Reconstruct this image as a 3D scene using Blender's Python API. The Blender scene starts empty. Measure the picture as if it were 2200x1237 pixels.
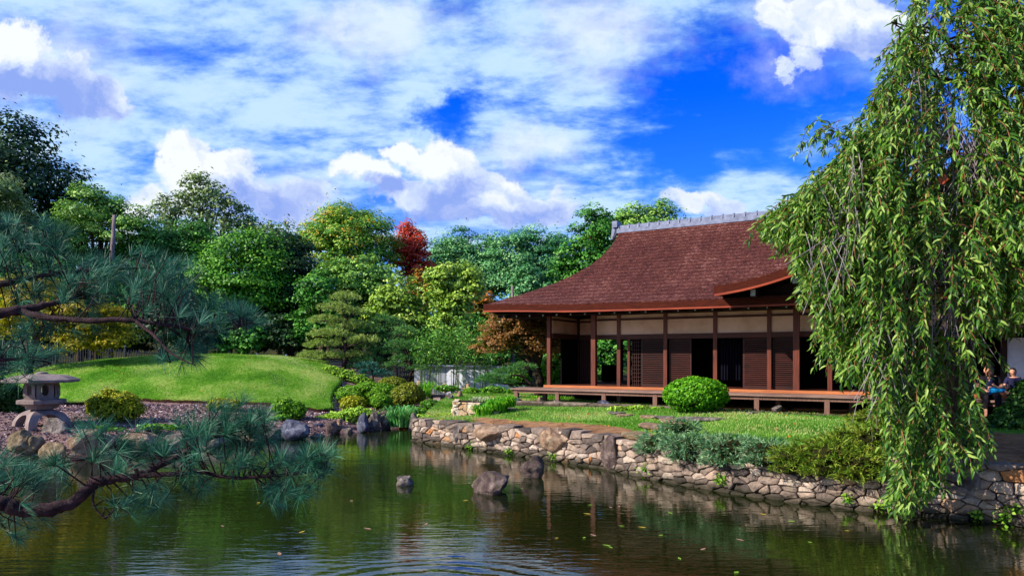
import bpy, bmesh, math, random
import numpy as np
from mathutils import Vector, Matrix, noise as mnoise

random.seed(7)
RNG = np.random.default_rng(7)
scene = bpy.context.scene
COL = scene.collection
R = math.radians
EYE = 2.6
FPX = 1467.0


# ------------------------------------------------------------------ helpers
def px2w(px, py, Y):
    """a sight line of the photograph followed out to the distance Y"""
    return np.array([(px - 1100) / FPX * Y, Y, EYE - (py - 768) / FPX * Y])


def lin(r, g, b):
    f = lambda c: (c / 255 / 12.92) if c <= 10 else ((c / 255 + .055) / 1.055) ** 2.4
    return (f(r), f(g), f(b), 1.0)


def smooth(a, b, x):
    t = np.clip((np.asarray(x, float) - a) / (b - a), 0, 1)
    return t * t * (3 - 2 * t)


def tag(o, label=None, cat=None, group=None, kind=None):
    if label: o['label'] = label
    if cat: o['category'] = cat
    if group: o['group'] = group
    if kind: o['kind'] = kind
    return o


def empty(name, loc=(0, 0, 0), rz=0):
    o = bpy.data.objects.new(name, None)
    o.location = loc
    o.rotation_euler = (0, 0, rz)
    o.empty_display_size = .2
    COL.objects.link(o)
    return o


def mesh_np(name, V, F, mats, parent=None, attrs=None, midx=None, sm=False):
    """one mesh object from arrays: F is (m,3) or (m,4), or a list of such arrays"""
    V = np.asarray(V, np.float32).reshape(-1, 3)
    Fs = F if isinstance(F, list) else [F]
    Fs = [np.asarray(f, np.int32) for f in Fs if len(f)]
    me = bpy.data.meshes.new(name)
    me.vertices.add(len(V))
    me.vertices.foreach_set('co', V.ravel())
    loops = np.concatenate([f.ravel() for f in Fs])
    starts, n = [], 0
    for f in Fs:
        starts.append(n + np.arange(len(f)) * f.shape[1])
        n += f.size
    starts = np.concatenate(starts).astype(np.int32)
    me.loops.add(len(loops))
    me.loops.foreach_set('vertex_index', loops)
    me.polygons.add(len(starts))
    me.polygons.foreach_set('loop_start', starts)
    if midx is not None:
        me.polygons.foreach_set('material_index', np.asarray(midx, np.int32))
    me.update(calc_edges=True)
    me.validate()
    for k, a in (attrs or {}).items():
        a = np.asarray(a, np.float32)
        dom = 'FACE' if len(a) == len(me.polygons) else 'POINT'
        me.attributes.new(k, 'FLOAT', dom).data.foreach_set('value', a)
    if sm:
        me.polygons.foreach_set('use_smooth', np.ones(len(me.polygons), bool))
    for m in (mats if isinstance(mats, (list, tuple)) else [mats]):
        me.materials.append(m)
    o = bpy.data.objects.new(name, me)
    COL.objects.link(o)
    if parent: o.parent = parent
    return o


class MB:
    """collects boxes, tubes and loose faces for ONE mesh"""
    def __init__(s):
        s.v, s.f, s.m = [], [], []

    def add(s, V, F, mi=0):
        n = len(s.v)
        s.v += [tuple(p) for p in V]
        s.f += [tuple(i + n for i in f) for f in F]
        s.m += [mi] * len(F)
        return s

    def box(s, x0, x1, y0, y1, z0, z1, mi=0):
        V = [(x0, y0, z0), (x1, y0, z0), (x1, y1, z0), (x0, y1, z0), (x0, y0, z1), (x1, y0, z1), (x1, y1, z1), (x0, y1, z1)]
        F = [(0, 3, 2, 1), (4, 5, 6, 7), (0, 1, 5, 4), (1, 2, 6, 5), (2, 3, 7, 6), (3, 0, 4, 7)]
        return s.add(V, F, mi)

    def tube(s, pts, rad, seg=8, mi=0, cap=True):
        V, F = tube(pts, rad, seg, cap)
        return s.add(V, F, mi)

    def build(s, name, mats, parent=None, sm=False, attrs=None):
        me = bpy.data.meshes.new(name)
        me.from_pydata(s.v, [], s.f)
        for m in (mats if isinstance(mats, (list, tuple)) else [mats]): me.materials.append(m)
        me.polygons.foreach_set('material_index', s.m)
        if sm: me.polygons.foreach_set('use_smooth', [True] * len(s.f))
        for k, a in (attrs or {}).items():
            me.attributes.new(k, 'FLOAT', 'FACE').data.foreach_set('value', a)
        me.update()
        o = bpy.data.objects.new(name, me)
        COL.objects.link(o)
        if parent: o.parent = parent
        return o


def tube(pts, rad, seg=8, cap=True):
    pts = [Vector(p) for p in pts]
    n = len(pts)
    rad = list(rad) if hasattr(rad, '__len__') else [rad] * n
    V, F = [], []
    up = Vector((0.13, 0.27, 1)).normalized()
    for i in range(n):
        t = (pts[min(i + 1, n - 1)] - pts[max(i - 1, 0)])
        t = t.normalized() if t.length > 1e-9 else Vector((0, 0, 1))
        a = t.cross(up)
        if a.length < .05: a = t.cross(Vector((1, 0, 0)))
        a.normalize()
        b = t.cross(a)
        for k in range(seg):
            w = 2 * math.pi * k / seg
            V.append(pts[i] + (a * math.cos(w) + b * math.sin(w)) * rad[i])
    for i in range(n - 1):
        for k in range(seg):
            k2 = (k + 1) % seg
            F.append((i * seg + k, i * seg + k2, (i + 1) * seg + k2, (i + 1) * seg + k))
    if cap:
        F.append(tuple(range(seg - 1, -1, -1)))
        F.append(tuple((n - 1) * seg + k for k in range(seg)))
    return V, F


def unit(a):
    return a / np.maximum(np.linalg.norm(a, axis=-1, keepdims=True), 1e-9)


def leaf_quads(P, Nrm, L, W, rng, D=None):
    """rhombic leaves: centre P, normal Nrm, length L, width W; D = pointing direction"""
    n = len(P)
    r = rng.normal(size=(n, 3)) if D is None else D + rng.normal(size=(n, 3)) * .25
    t = unit(r - (r * Nrm).sum(1, keepdims=True) * Nrm)
    b = np.cross(Nrm, t)
    L = (L * rng.uniform(.65, 1.25, n))[:, None]
    W = (W * rng.uniform(.65, 1.25, n))[:, None]
    V = np.stack([P - t * L * .5, P + b * W * .5 + Nrm * W * .12, P + t * L * .5 - Nrm * W * .25, P - b * W * .5 + Nrm * W * .12], 1).reshape(-1, 3)
    F = np.arange(4 * n).reshape(n, 4)
    return V, F


# ------------------------------------------------------------------ materials
def new_mat(name):
    m = bpy.data.materials.new(name)
    m.use_nodes = True
    nt = m.node_tree
    nt.nodes.clear()
    out = nt.nodes.new('ShaderNodeOutputMaterial')
    return m, nt, out


def ramp(nt, fac, stops):
    r = nt.nodes.new('ShaderNodeValToRGB')
    el = r.color_ramp.elements
    while len(el) < len(stops): el.new(.5)
    for e, (p, c) in zip(el, stops):
        e.position = p
        e.color = c
    nt.links.new(fac, r.inputs[0])
    return r.outputs[0]


def texnoise(nt, scale, detail=4, rough=.55, vec=None, dist=0.0):
    n = nt.nodes.new('ShaderNodeTexNoise')
    n.inputs['Scale'].default_value = scale
    n.inputs['Detail'].default_value = detail
    n.inputs['Roughness'].default_value = rough
    n.inputs['Distortion'].default_value = dist
    if vec is not None: nt.links.new(vec, n.inputs['Vector'])
    return n.outputs[0]


def objvec(nt, scale=(1, 1, 1), rot=(0, 0, 0)):
    tc = nt.nodes.new('ShaderNodeTexCoord')
    mp = nt.nodes.new('ShaderNodeMapping')
    mp.inputs['Scale'].default_value = scale
    mp.inputs['Rotation'].default_value = rot
    nt.links.new(tc.outputs['Object'], mp.inputs[0])
    return mp.outputs[0]


def math_(nt, op, a, b=None, clamp=False):
    n = nt.nodes.new('ShaderNodeMath')
    n.operation = op
    n.use_clamp = clamp
    for i, x in enumerate((a, b)):
        if x is None: continue
        if isinstance(x, (int, float)): n.inputs[i].default_value = x
        else: nt.links.new(x, n.inputs[i])
    return n.outputs[0]


def mixc(nt, fac, a, b, mode='MIX'):
    n = nt.nodes.new('ShaderNodeMix')
    n.data_type = 'RGBA'
    n.blend_type = mode
    for i, x in ((0, fac), (6, a), (7, b)):
        if isinstance(x, (int, float)): n.inputs[i].default_value = x
        elif isinstance(x, tuple): n.inputs[i].default_value = x
        else: nt.links.new(x, n.inputs[i])
    return n.outputs[2]


def attr(nt, name):
    a = nt.nodes.new('ShaderNodeAttribute')
    a.attribute_name = name
    return a.outputs['Fac']


def principled(nt, out, color, rough=.7, spec=.3, bump=None, bstr=.4, bdist=.02):
    p = nt.nodes.new('ShaderNodeBsdfPrincipled')
    if isinstance(color, tuple): p.inputs['Base Color'].default_value = color
    else: nt.links.new(color, p.inputs['Base Color'])
    if isinstance(rough, (int, float)): p.inputs['Roughness'].default_value = rough
    else: nt.links.new(rough, p.inputs['Roughness'])
    p.inputs['Specular IOR Level'].default_value = spec
    if bump is not None:
        b = nt.nodes.new('ShaderNodeBump')
        b.inputs['Strength'].default_value = bstr
        b.inputs['Distance'].default_value = bdist
        nt.links.new(bump, b.inputs['Height'])
        nt.links.new(b.outputs[0], p.inputs['Normal'])
    nt.links.new(p.outputs[0], out.inputs[0])
    return p


def leaf_mat(name, stops, trans=.3, rough=.5, spec=.25):
    """leaf colour picked per leaf by the face attribute 'tone', with light passing through the blade"""
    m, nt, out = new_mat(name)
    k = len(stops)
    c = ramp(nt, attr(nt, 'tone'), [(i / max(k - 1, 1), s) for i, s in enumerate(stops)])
    p = nt.nodes.new('ShaderNodeBsdfPrincipled')
    p.inputs['Roughness'].default_value = rough
    p.inputs['Specular IOR Level'].default_value = spec
    nt.links.new(c, p.inputs['Base Color'])
    t = nt.nodes.new('ShaderNodeBsdfTranslucent')
    nt.links.new(mixc(nt, .35, c, lin(150, 190, 30), 'MIX') if trans > .2 else c, t.inputs[0])
    ms = nt.nodes.new('ShaderNodeMixShader')
    ms.inputs[0].default_value = trans
    nt.links.new(p.outputs[0], ms.inputs[1])
    nt.links.new(t.outputs[0], ms.inputs[2])
    nt.links.new(ms.outputs[0], out.inputs[0])
    return m


def noisy_mat(name, stops, scale=8, rough=.8, spec=.2, bscale=40, bstr=.4, bdist=.02, vscale=(1, 1, 1), detail=5, vec_rot=(0, 0, 0)):
    m, nt, out = new_mat(name)
    v = objvec(nt, vscale, vec_rot)
    c = ramp(nt, texnoise(nt, scale, detail, .6, v), stops)
    principled(nt, out, c, rough, spec, texnoise(nt, bscale, 5, .65, v), bstr, bdist)
    return m


def wood_mat(name, dark, light, along='z', rough=.6, spec=.3):
    s = {'z': (14, 14, .7), 'x': (.7, 14, 14), 'y': (14, .7, 14)}[along]
    m, nt, out = new_mat(name)
    v = objvec(nt, s)
    g = texnoise(nt, 3, 6, .6, v, .4)
    big = texnoise(nt, .7, 2, .5, objvec(nt))
    f = math_(nt, 'ADD', math_(nt, 'MULTIPLY', g, .7), math_(nt, 'MULTIPLY', big, .3))
    principled(nt, out, ramp(nt, f, [(.34, dark), (.66, light)]), rough, spec, g, .3, .01)
    return m


GREEN = {}
def greens(name, *cols, **k):
    if name not in GREEN: GREEN[name] = leaf_mat('leaf_' + name, [lin(*c) for c in cols], **k)
    return GREEN[name]


BARK = noisy_mat('bark', [(.3, lin(38, 28, 24)), (.7, lin(92, 74, 62))], 5, .9, .1, 22, .8, .04, (3, 3, .6))
BARK_DARK = noisy_mat('bark_dark', [(.3, lin(26, 18, 20)), (.7, lin(78, 56, 58))], 14, .85, .15, 60, .8, .02, (2, 2, 2))
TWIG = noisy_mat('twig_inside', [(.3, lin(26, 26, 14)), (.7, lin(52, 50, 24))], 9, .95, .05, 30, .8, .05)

# ------------------------------------------------------------------ the pond, the ground and the knoll as height functions
def wpt(px, py, z=0.0):
    Y = (EYE - z) * FPX / (py - 768)
    return ((px - 1100) / FPX * Y, Y)

WALL_PX = [(884, 946), (927, 951.6), (984, 960), (1070, 973), (1128, 981), (1185, 988), (1242, 997), (1300, 1006), (1342, 1016), (1385, 1025),
           (1443, 1036), (1527, 1051), (1618, 1066), (1738, 1082), (1782, 1087), (1873, 1097), (1996, 1109), (2091, 1117), (2200, 1132), (2420, 1168)]
WALL_W = [wpt(*p) for p in WALL_PX]
SHORE_PX = [(-700, 1040), (-250, 1005), (0, 984), (60, 979), (120, 983), (200, 974), (330, 964), (450, 953), (560, 946), (650, 942), (740, 933), (800, 927), (838, 922)]
SHORE_W = [wpt(*p) for p in SHORE_PX]
POND = np.array(SHORE_W + [(-4.6, 25.6), (-4.0, 25.9), (-3.55, 25.0)] + WALL_W + [(13.5, 7.5), (13, 4.6), (5, 4.3), (-3, 4.2), (-14, 5)])


def pond_sd(X, Y):
    """signed distance to the pond's edge, positive on land"""
    X, Y = np.asarray(X, float), np.asarray(Y, float)
    d = np.full(X.shape, 1e9)
    inside = np.zeros(X.shape, bool)
    n = len(POND)
    for i in range(n):
        ax, ay = POND[i]
        bx, by = POND[(i + 1) % n]
        ex, ey = bx - ax, by - ay
        t = np.clip(((X - ax) * ex + (Y - ay) * ey) / (ex * ex + ey * ey + 1e-12), 0, 1)
        d = np.minimum(d, np.hypot(X - ax - t * ex, Y - ay - t * ey))
        cond = ((ay > Y) != (by > Y))
        xi = ax + (Y - ay) / (by - ay if abs(by - ay) > 1e-9 else 1e-9) * (bx - ax)
        inside ^= cond & (X < xi)
    return np.where(inside, -d, d)


def ground(X, Y):
    X, Y = np.asarray(X, float), np.asarray(Y, float)
    sd = pond_sd(X, Y)
    z = np.where(sd > 0, .42 * smooth(.12, 1.3, sd) + .36 * smooth(1.2, 6.0, sd) - .12 * smooth(.2, 0, sd), -.12 - .65 * smooth(0, 1.6, -sd))
    z = z + .45 * smooth(35, 45, Y) + 6.0 * smooth(52, 110, Y)
    dx, dy = X + 14.4, Y - 33.3
    rx = np.where(dx > 0, 10.8, 12.5)
    ry = np.where(dy > 0, 9.5, 6.9)
    r = np.sqrt((dx / rx) ** 2 + (dy / ry) ** 2)
    z = z + 1.82 * np.clip(1 - np.minimum(r, 1) ** 2.3, 0, 1)
    z = z + np.where(sd > .3, .02 * np.sin(X * 2.1 + 1.3 * np.sin(Y * 1.7)) + .015 * np.sin(Y * 3.7 + X), 0)
    return z


def G(px, py, y0=14.0, y1=60.0):
    """where a sight line meets the ground"""
    Ys = np.linspace(y0, y1, 1400)
    X = (px - 1100) / FPX * Ys
    z = EYE - (py - 768) / FPX * Ys
    below = np.nonzero(z <= ground(X, Ys))[0]
    i = below[0] if len(below) else len(Ys) - 1
    return np.array([X[i], Ys[i], float(ground(X[i], Ys[i]))])


# ground sheet: fine by the pond, coarse to the horizon
def axis(fine0, fine1, step, lo, hi):
    a = list(np.arange(fine0, fine1 + 1e-6, step))
    d, x = step, fine1
    while x < hi:
        d *= 1.35
        x += d
        a.append(x)
    d, x = step, fine0
    while x > lo:
        d *= 1.35
        x -= d
        a.insert(0, x)
    return np.array(a)

gx, gy = axis(-30, 22, .3, -900, 900), axis(2, 46, .3, -300, 1500)
GX, GY = np.meshgrid(gx, gy)
GZ = ground(GX, GY)
nx, ny = len(gx), len(gy)
idx = np.arange(nx * ny).reshape(ny, nx)
GF = np.stack([idx[:-1, :-1], idx[:-1, 1:], idx[1:, 1:], idx[1:, :-1]], -1).reshape(-1, 4)
m, nt, out = new_mat('mulch_and_soil')
v = objvec(nt)
vor = nt.nodes.new('ShaderNodeTexVoronoi')
vor.inputs['Scale'].default_value = 26
nt.links.new(v, vor.inputs['Vector'])
c1 = ramp(nt, vor.outputs['Color'], [(.1, lin(72, 52, 50)), (.5, lin(116, 92, 86)), (.9, lin(164, 138, 130))])
c2 = ramp(nt, texnoise(nt, 1.1, 5, .6, v), [(.35, lin(88, 62, 52)), (.6, lin(150, 118, 116))])
principled(nt, out, mixc(nt, .45, c1, c2), .95, .1, vor.outputs['Distance'], .6, .04)
MULCH = m
FOREST = noisy_mat('forest_floor', [(.3, lin(26, 30, 16)), (.55, lin(52, 54, 26)), (.7, lin(88, 72, 40))], 1.2, .95, .05, 8, .8, .1)
gfy = GY[:-1, :-1].ravel() + .05 * np.abs(GX[:-1, :-1].ravel())
g = mesh_np('ground', np.stack([GX, GY, GZ], -1), GF, [MULCH, FOREST], sm=True, midx=(gfy > 38.0).astype(int))
tag(g, 'purple brown mulch and soil of the garden ground round the pond', 'ground', kind='structure')

# ------------------------------------------------------------------ water
m, nt, out = new_mat('pond_water')
tcn = nt.nodes.new('ShaderNodeTexCoord')
gv = tcn.outputs['Object']
mp = nt.nodes.new('ShaderNodeMapping'); mp.inputs['Scale'].default_value = (1.1, 4.2, 1); nt.links.new(gv, mp.inputs[0])
mp2 = nt.nodes.new('ShaderNodeMapping'); mp2.inputs['Scale'].default_value = (.5, 1.5, 1); nt.links.new(gv, mp2.inputs[0])
n1 = texnoise(nt, 2.2, 3, .5, mp.outputs[0], .3)
n2 = texnoise(nt, 1.0, 2, .5, mp2.outputs[0], .6)
# rings spreading from something that touched the water near the front bank
wv = nt.nodes.new('ShaderNodeMapping'); wv.inputs['Location'].default_value = (.9, -6.7, 0); nt.links.new(gv, wv.inputs[0])
ring = nt.nodes.new('ShaderNodeVectorMath'); ring.operation = 'LENGTH'; nt.links.new(wv.outputs[0], ring.inputs[0])
rr = math_(nt, 'ADD', ring.outputs['Value'], math_(nt, 'MULTIPLY', n2, .35))
sinr = math_(nt, 'SINE', math_(nt, 'MULTIPLY', rr, 26.0))
fall = math_(nt, 'SUBTRACT', 1.0, math_(nt, 'MULTIPLY', ring.outputs['Value'], .42), True)
hgt = math_(nt, 'ADD', math_(nt, 'ADD', math_(nt, 'MULTIPLY', n1, .0034), math_(nt, 'MULTIPLY', n2, .0055)), math_(nt, 'MULTIPLY', math_(nt, 'MULTIPLY', sinr, fall), .0062))
wcol = ramp(nt, texnoise(nt, .35, 3, .5, gv), [(.3, lin(18, 24, 6)), (.7, lin(30, 36, 11))])
p = principled(nt, out, wcol, .02, .6, hgt, 1.0, 1.0)
p.inputs['IOR'].default_value = 1.75
wx, wy = np.linspace(-34, 22, 57), np.linspace(-6, 30, 37)
WX, WY = np.meshgrid(wx, wy)
idx = np.arange(WX.size).reshape(WX.shape)
w = mesh_np('water', np.stack([WX, WY, WX * 0], -1), np.stack([idx[:-1, :-1], idx[:-1, 1:], idx[1:, 1:], idx[1:, :-1]], -1).reshape(-1, 4), m)
tag(w, 'dark green rippled water of the garden pond', 'pond', kind='structure')

# ------------------------------------------------------------------ knoll lawn
def lawn_mat(name, cols, dirt):
    m, nt, out = new_mat(name)
    v = objvec(nt)
    a = texnoise(nt, .55, 4, .6, v)
    b = texnoise(nt, 9, 5, .7, v)
    f = math_(nt, 'ADD', math_(nt, 'MULTIPLY', a, .6), math_(nt, 'MULTIPLY', b, .4))
    c = ramp(nt, f, [(.38, lin(*cols[0])), (.5, lin(*cols[1])), (.62, lin(*cols[2]))])
    d = ramp(nt, texnoise(nt, 3.5, 8, .75, v), [(.3, lin(*dirt[0])), (.7, lin(*dirt[1]))])
    dm = math_(nt, 'ADD', attr(nt, 'dirt'), math_(nt, 'MULTIPLY', math_(nt, 'SUBTRACT', texnoise(nt, 2.2, 5, .7, v), .5), 1.3))
    c = mixc(nt, ramp(nt, dm, [(.42, (0, 0, 0, 1)), (.62, (1, 1, 1, 1))]), c, d)
    principled(nt, out, c, .95, .05, texnoise(nt, 60, 3, .7, v), .8, .05)
    return m

LAWN_L = lawn_mat('knoll_turf', [(46, 100, 14), (94, 140, 36), (150, 166, 80)], [(36, 22, 18), (78, 50, 38)])
LAWN_R = lawn_mat('terrace_turf', [(52, 104, 24), (92, 140, 44), (144, 168, 84)], [(96, 64, 42), (188, 142, 104)])

K_FRONT = [(-40, 862), (40, 868), (95, 870), (124, 871), (190, 866), (250, 864), (308, 863), (380, 866), (448, 868), (520, 869), (582, 871), (630, 876), (662, 881), (700, 887),
           (719, 881), (712, 864), (716, 848), (727, 836), (742, 826), (722, 812), (712, 805), (717, 796), (706, 789)]
KP = [G(*p)[:2] for p in K_FRONT] + [np.array(p) for p in [(-9.2, 33.8), (-10.2, 36.5), (-13, 39), (-17, 40), (-22, 39), (-26, 36), (-27.5, 32), (-26, 28.6)]]
KP = np.array(KP)
kc = np.array([-14.4, 32.6])
ang = np.arctan2(KP[:, 1] - kc[1], KP[:, 0] - kc[0])
# boundary as a smooth closed curve through the listed points
pts = [KP[i] for i in range(len(KP))]
fine = []
for i in range(len(pts)):
    a, b = pts[i], pts[(i + 1) % len(pts)]
    k = max(2, int(np.linalg.norm(b - a) / .25))
    for j in range(k): fine.append(a + (b - a) * j / k)
fine = np.array(fine)
for _ in range(3): fine = (np.roll(fine, 1, 0) + 2 * fine + np.roll(fine, -1, 0)) / 4
nb, nr = len(fine), 34
VV, dirtv = [], []
for j in range(nr + 1):
    t = (j / nr) ** .8
    P = kc + (fine - kc) * t
    z = ground(P[:, 0], P[:, 1]) + .15
    VV.append(np.column_stack([P, z]))
    dirtv.append(np.full(nb, .0 + .25 * (t > .985)))
P = fine * 1.0
VV.append(np.column_stack([kc + (fine - kc) * 1.002, ground(P[:, 0], P[:, 1]) - .05]))
dirtv.append(np.full(nb, 1.6))
VV = np.concatenate(VV)
F = []
for j in range(nr + 1):
    a = np.arange(nb)
    b = (a + 1) % nb
    F.append(np.stack([j * nb + a, (j + 1) * nb + a, (j + 1) * nb + b, j * nb + b], -1))
knoll = mesh_np('lawn', VV, np.concatenate(F), LAWN_L, sm=False, attrs={'dirt': np.concatenate(dirtv)})
tag(knoll, 'sunny mown lawn on the rounded knoll across the pond', 'lawn', kind='structure')


def blades(name, P, h, wdt, mat, rng, lean=.5):
    n = len(P)
    a = rng.uniform(0, 2 * math.pi, n)
    d = np.stack([np.cos(a), np.sin(a), np.zeros(n)], 1)
    s = np.stack([-np.sin(a), np.cos(a), np.zeros(n)], 1)
    hh = (h * rng.uniform(.5, 1.3, n))[:, None]
    le = rng.uniform(0, lean, n)[:, None]
    tip = P + d * hh * le + np.array([0, 0, 1.0]) * hh * np.sqrt(1 - le * le * .5)
    V = np.stack([P - s * wdt, P + s * wdt, tip], 1).reshape(-1, 3)
    return mesh_np(name, V, np.arange(3 * n).reshape(n, 3), mat, attrs={'tone': np.clip(rng.uniform(0, 1, n) * .6 + .2 + .22 * np.sin(P[:, 0] * 1.1 + 1.7 * np.sin(P[:, 1] * .8)) + .18 * np.sin(P[:, 1] * 2.3 + P[:, 0] * 1.9 + 2 * np.sin(P[:, 0] * .7)) + .1 * np.sin(P[:, 0] * 5.3) * np.sin(P[:, 1] * 4.1), 0, 1)})

GRASS_L = leaf_mat('grass_knoll', [lin(30, 88, 8), lin(84, 142, 24), lin(150, 180, 78), lin(196, 190, 140)], .25, .6, .1)
GRASS_R = leaf_mat('grass_terrace', [lin(40, 98, 18), lin(92, 146, 42), lin(158, 184, 98), lin(186, 176, 118)], .25, .6, .1)
# grass of the knoll (visible front and top)
n = 90000
k = RNG.integers(0, nb, n)
t = np.sqrt(RNG.uniform(0, 1, n)) * .995
P2 = kc + (fine[k] - kc) * t[:, None] + RNG.normal(size=(n, 2)) * .12
keep = P2[:, 1] < 36
P2 = P2[keep]
gp = np.column_stack([P2, ground(P2[:, 0], P2[:, 1]) + .135])
tag(blades('grass', gp, .06, .010, GRASS_L, RNG), 'short sunny grass covering the knoll', 'grass', kind='stuff')

# ------------------------------------------------------------------ terrace lawn behind the stone wall
WW = np.array(WALL_W)
seg = np.linalg.norm(np.diff(WW, axis=0), axis=1)
WS = np.concatenate([[0], np.cumsum(seg)])
WLEN = WS[-1]
TOP_S = [wpx for wpx in [(884, .70), (979, .70), (1093, .72), (1240, .80), (1357, .74), (1500, .80), (1738, .86), (2091, .95), (2200, .93), (2420, .93)]]
TOP_Z = np.interp(np.interp(WS, WS, [p[0] for p in WALL_PX]), [p[0] for p in TOP_S], [p[1] for p in TOP_S])


def wall_at(s):
    x, y = np.interp(s, WS, WW[:, 0]), np.interp(s, WS, WW[:, 1])
    e = .15
    tx = np.interp(s + e, WS, WW[:, 0]) - np.interp(s - e, WS, WW[:, 0])
    ty = np.interp(s + e, WS, WW[:, 1]) - np.interp(s - e, WS, WW[:, 1])
    l = np.hypot(tx, ty)
    return x, y, tx / l, ty / l, np.interp(s, WS, TOP_Z)


def wall_s(px):
    return float(np.interp(px, [p[0] for p in WALL_PX], WS))

nu, nv = 90, 60
us = np.linspace(0, WLEN, nu)
fx, fy, tx, ty, fz = wall_at(us)
bkx = np.interp(us / WLEN, [0, .25, .6, 1], [-2.2, 4, 16, 34])
bky = np.interp(us / WLEN, [0, .25, .6, 1], [33.5, 36, 36, 30])
vs = np.linspace(0, 1, nv) ** 1.7
LV, LD = [], []
for vv in vs:
    x0, y0 = fx - ty * .30, fy + tx * .30
    X = x0 + (bkx - x0) * vv
    Y = y0 + (bky - y0) * vv
    dist = np.hypot(X - fx, Y - fy)
    Z = fz - .03 + (1.08 - fz) * smooth(.3, 5.5, dist) + .03 * np.sin(X * 1.3 + Y) * smooth(0, 1, dist)
    pxs = 1100 + FPX * X / Y
    dirt = 1.0 * smooth(2.0, 1.1, dist) * smooth(985, 1040, pxs) * smooth(1400, 1330, pxs)
    dirt = np.maximum(dirt, .8 * smooth(2050, 2090, pxs) * smooth(5.5, 3.5, dist))
    dirt = np.maximum(dirt, .45 * smooth(1.0, .3, dist))
    dirt = np.maximum(dirt, .9 * smooth(7.0, 7.6, dist) * smooth(1290, 1330, pxs))
    LV.append(np.column_stack([X, Y, Z]))
    LD.append(dirt)
LVA = np.array(LV)
LDA = np.array(LD)
idx = np.arange(nu * nv).reshape(nv, nu)
o = mesh_np('lawn', LVA, np.stack([idx[:-1, :-1], idx[:-1, 1:], idx[1:, 1:], idx[1:, :-1]], -1).reshape(-1, 4), LAWN_R, sm=True, attrs={'dirt': LDA.ravel()})
tag(o, 'grass terrace with bare soil edge between stone wall and house', 'lawn', kind='structure')


def lawn_pt(u, v):
    """bilinear point on the terrace, u along the wall 0..1, v away from it 0..1"""
    uu = np.clip(u * (nu - 1), 0, nu - 1.001)
    k = np.interp(v, vs, np.arange(nv))
    k = np.clip(k, 0, nv - 1.001)
    i, j = uu.astype(int), k.astype(int)
    a, b = (uu - i)[:, None], (k - j)[:, None]
    P = (LVA[j, i] * (1 - a) + LVA[j, i + 1] * a) * (1 - b) + (LVA[j + 1, i] * (1 - a) + LVA[j + 1, i + 1] * a) * b
    D = LDA[j, i]
    return P, D

n = 120000
Pq, Dq = lawn_pt(RNG.uniform(0, 1, n), RNG.uniform(0, 1, n) ** 1.3 * .62)
keep = RNG.uniform(0, 1, n) > Dq * 1.5 - .05
Pq = Pq[keep]
tag(blades('grass', Pq, .05, .009, GRASS_R, RNG), 'short grass on the terrace behind the stone wall', 'grass', kind='stuff')


def terrace_z(X, Y):
    d = np.hypot(LVA[..., 0] - X, LVA[..., 1] - Y)
    return float(LVA[..., 2].ravel()[d.argmin()])


def T_(px, py):
    """sight line to the terrace"""
    for Y in np.linspace(9.5, 34, 700):
        X = (px - 1100) / FPX * Y
        z = EYE - (py - 768) / FPX * Y
        if z <= 1.15 and z <= terrace_z(X, Y): return np.array([X, Y, z])
    return np.array([X, Y, z])

# ------------------------------------------------------------------ rocks
def rock_mat(name, stops, lichen=None, bstr=.9):
    m, nt, out = new_mat(name)
    v = objvec(nt)
    a = texnoise(nt, 2.6, 6, .65, v, .5)
    c = ramp(nt, a, [(p, lin(*q)) for p, q in stops])
    mott = ramp(nt, texnoise(nt, 6.5, 8, .72, v, .8), [(.30, (.30, .29, .29, 1)), (.46, (.78, .77, .76, 1)), (.7, (1.3, 1.27, 1.22, 1))])
    c = mixc(nt, 1.0, c, mott, 'MULTIPLY')
    if lichen:
        c = mixc(nt, ramp(nt, texnoise(nt, 7, 5, .7, v), [(.56, (0, 0, 0, 1)), (.66, (1, 1, 1, 1))]), c, lin(*lichen))
    principled(nt, out, c, .88, .2, texnoise(nt, 8, 9, .75, v, .9), 1.0, .09)
    return m

ROCK_GREY = rock_mat('rock_grey', [(.3, (66, 58, 58)), (.5, (120, 108, 104)), (.7, (182, 168, 160))], (150, 150, 120))
ROCK_BLUE = rock_mat('rock_blue', [(.3, (46, 48, 62)), (.5, (86, 88, 108)), (.7, (160, 160, 172))])
ROCK_TAN = rock_mat('rock_tan', [(.3, (104, 84, 60)), (.5, (150, 128, 98)), (.72, (206, 186, 154))], (120, 110, 78))
ROCK_PINK = rock_mat('rock_pink', [(.3, (112, 88, 70)), (.5, (156, 126, 102)), (.7, (200, 174, 148))])
ROCK_ORANGE = rock_mat('rock_orange', [(.3, (140, 80, 42)), (.5, (186, 116, 64)), (.7, (214, 150, 98))])
ROCK_PURPLE = rock_mat('rock_purple', [(.3, (58, 46, 46)), (.5, (104, 86, 82)), (.7, (168, 146, 138))], (92, 92, 54))


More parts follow.
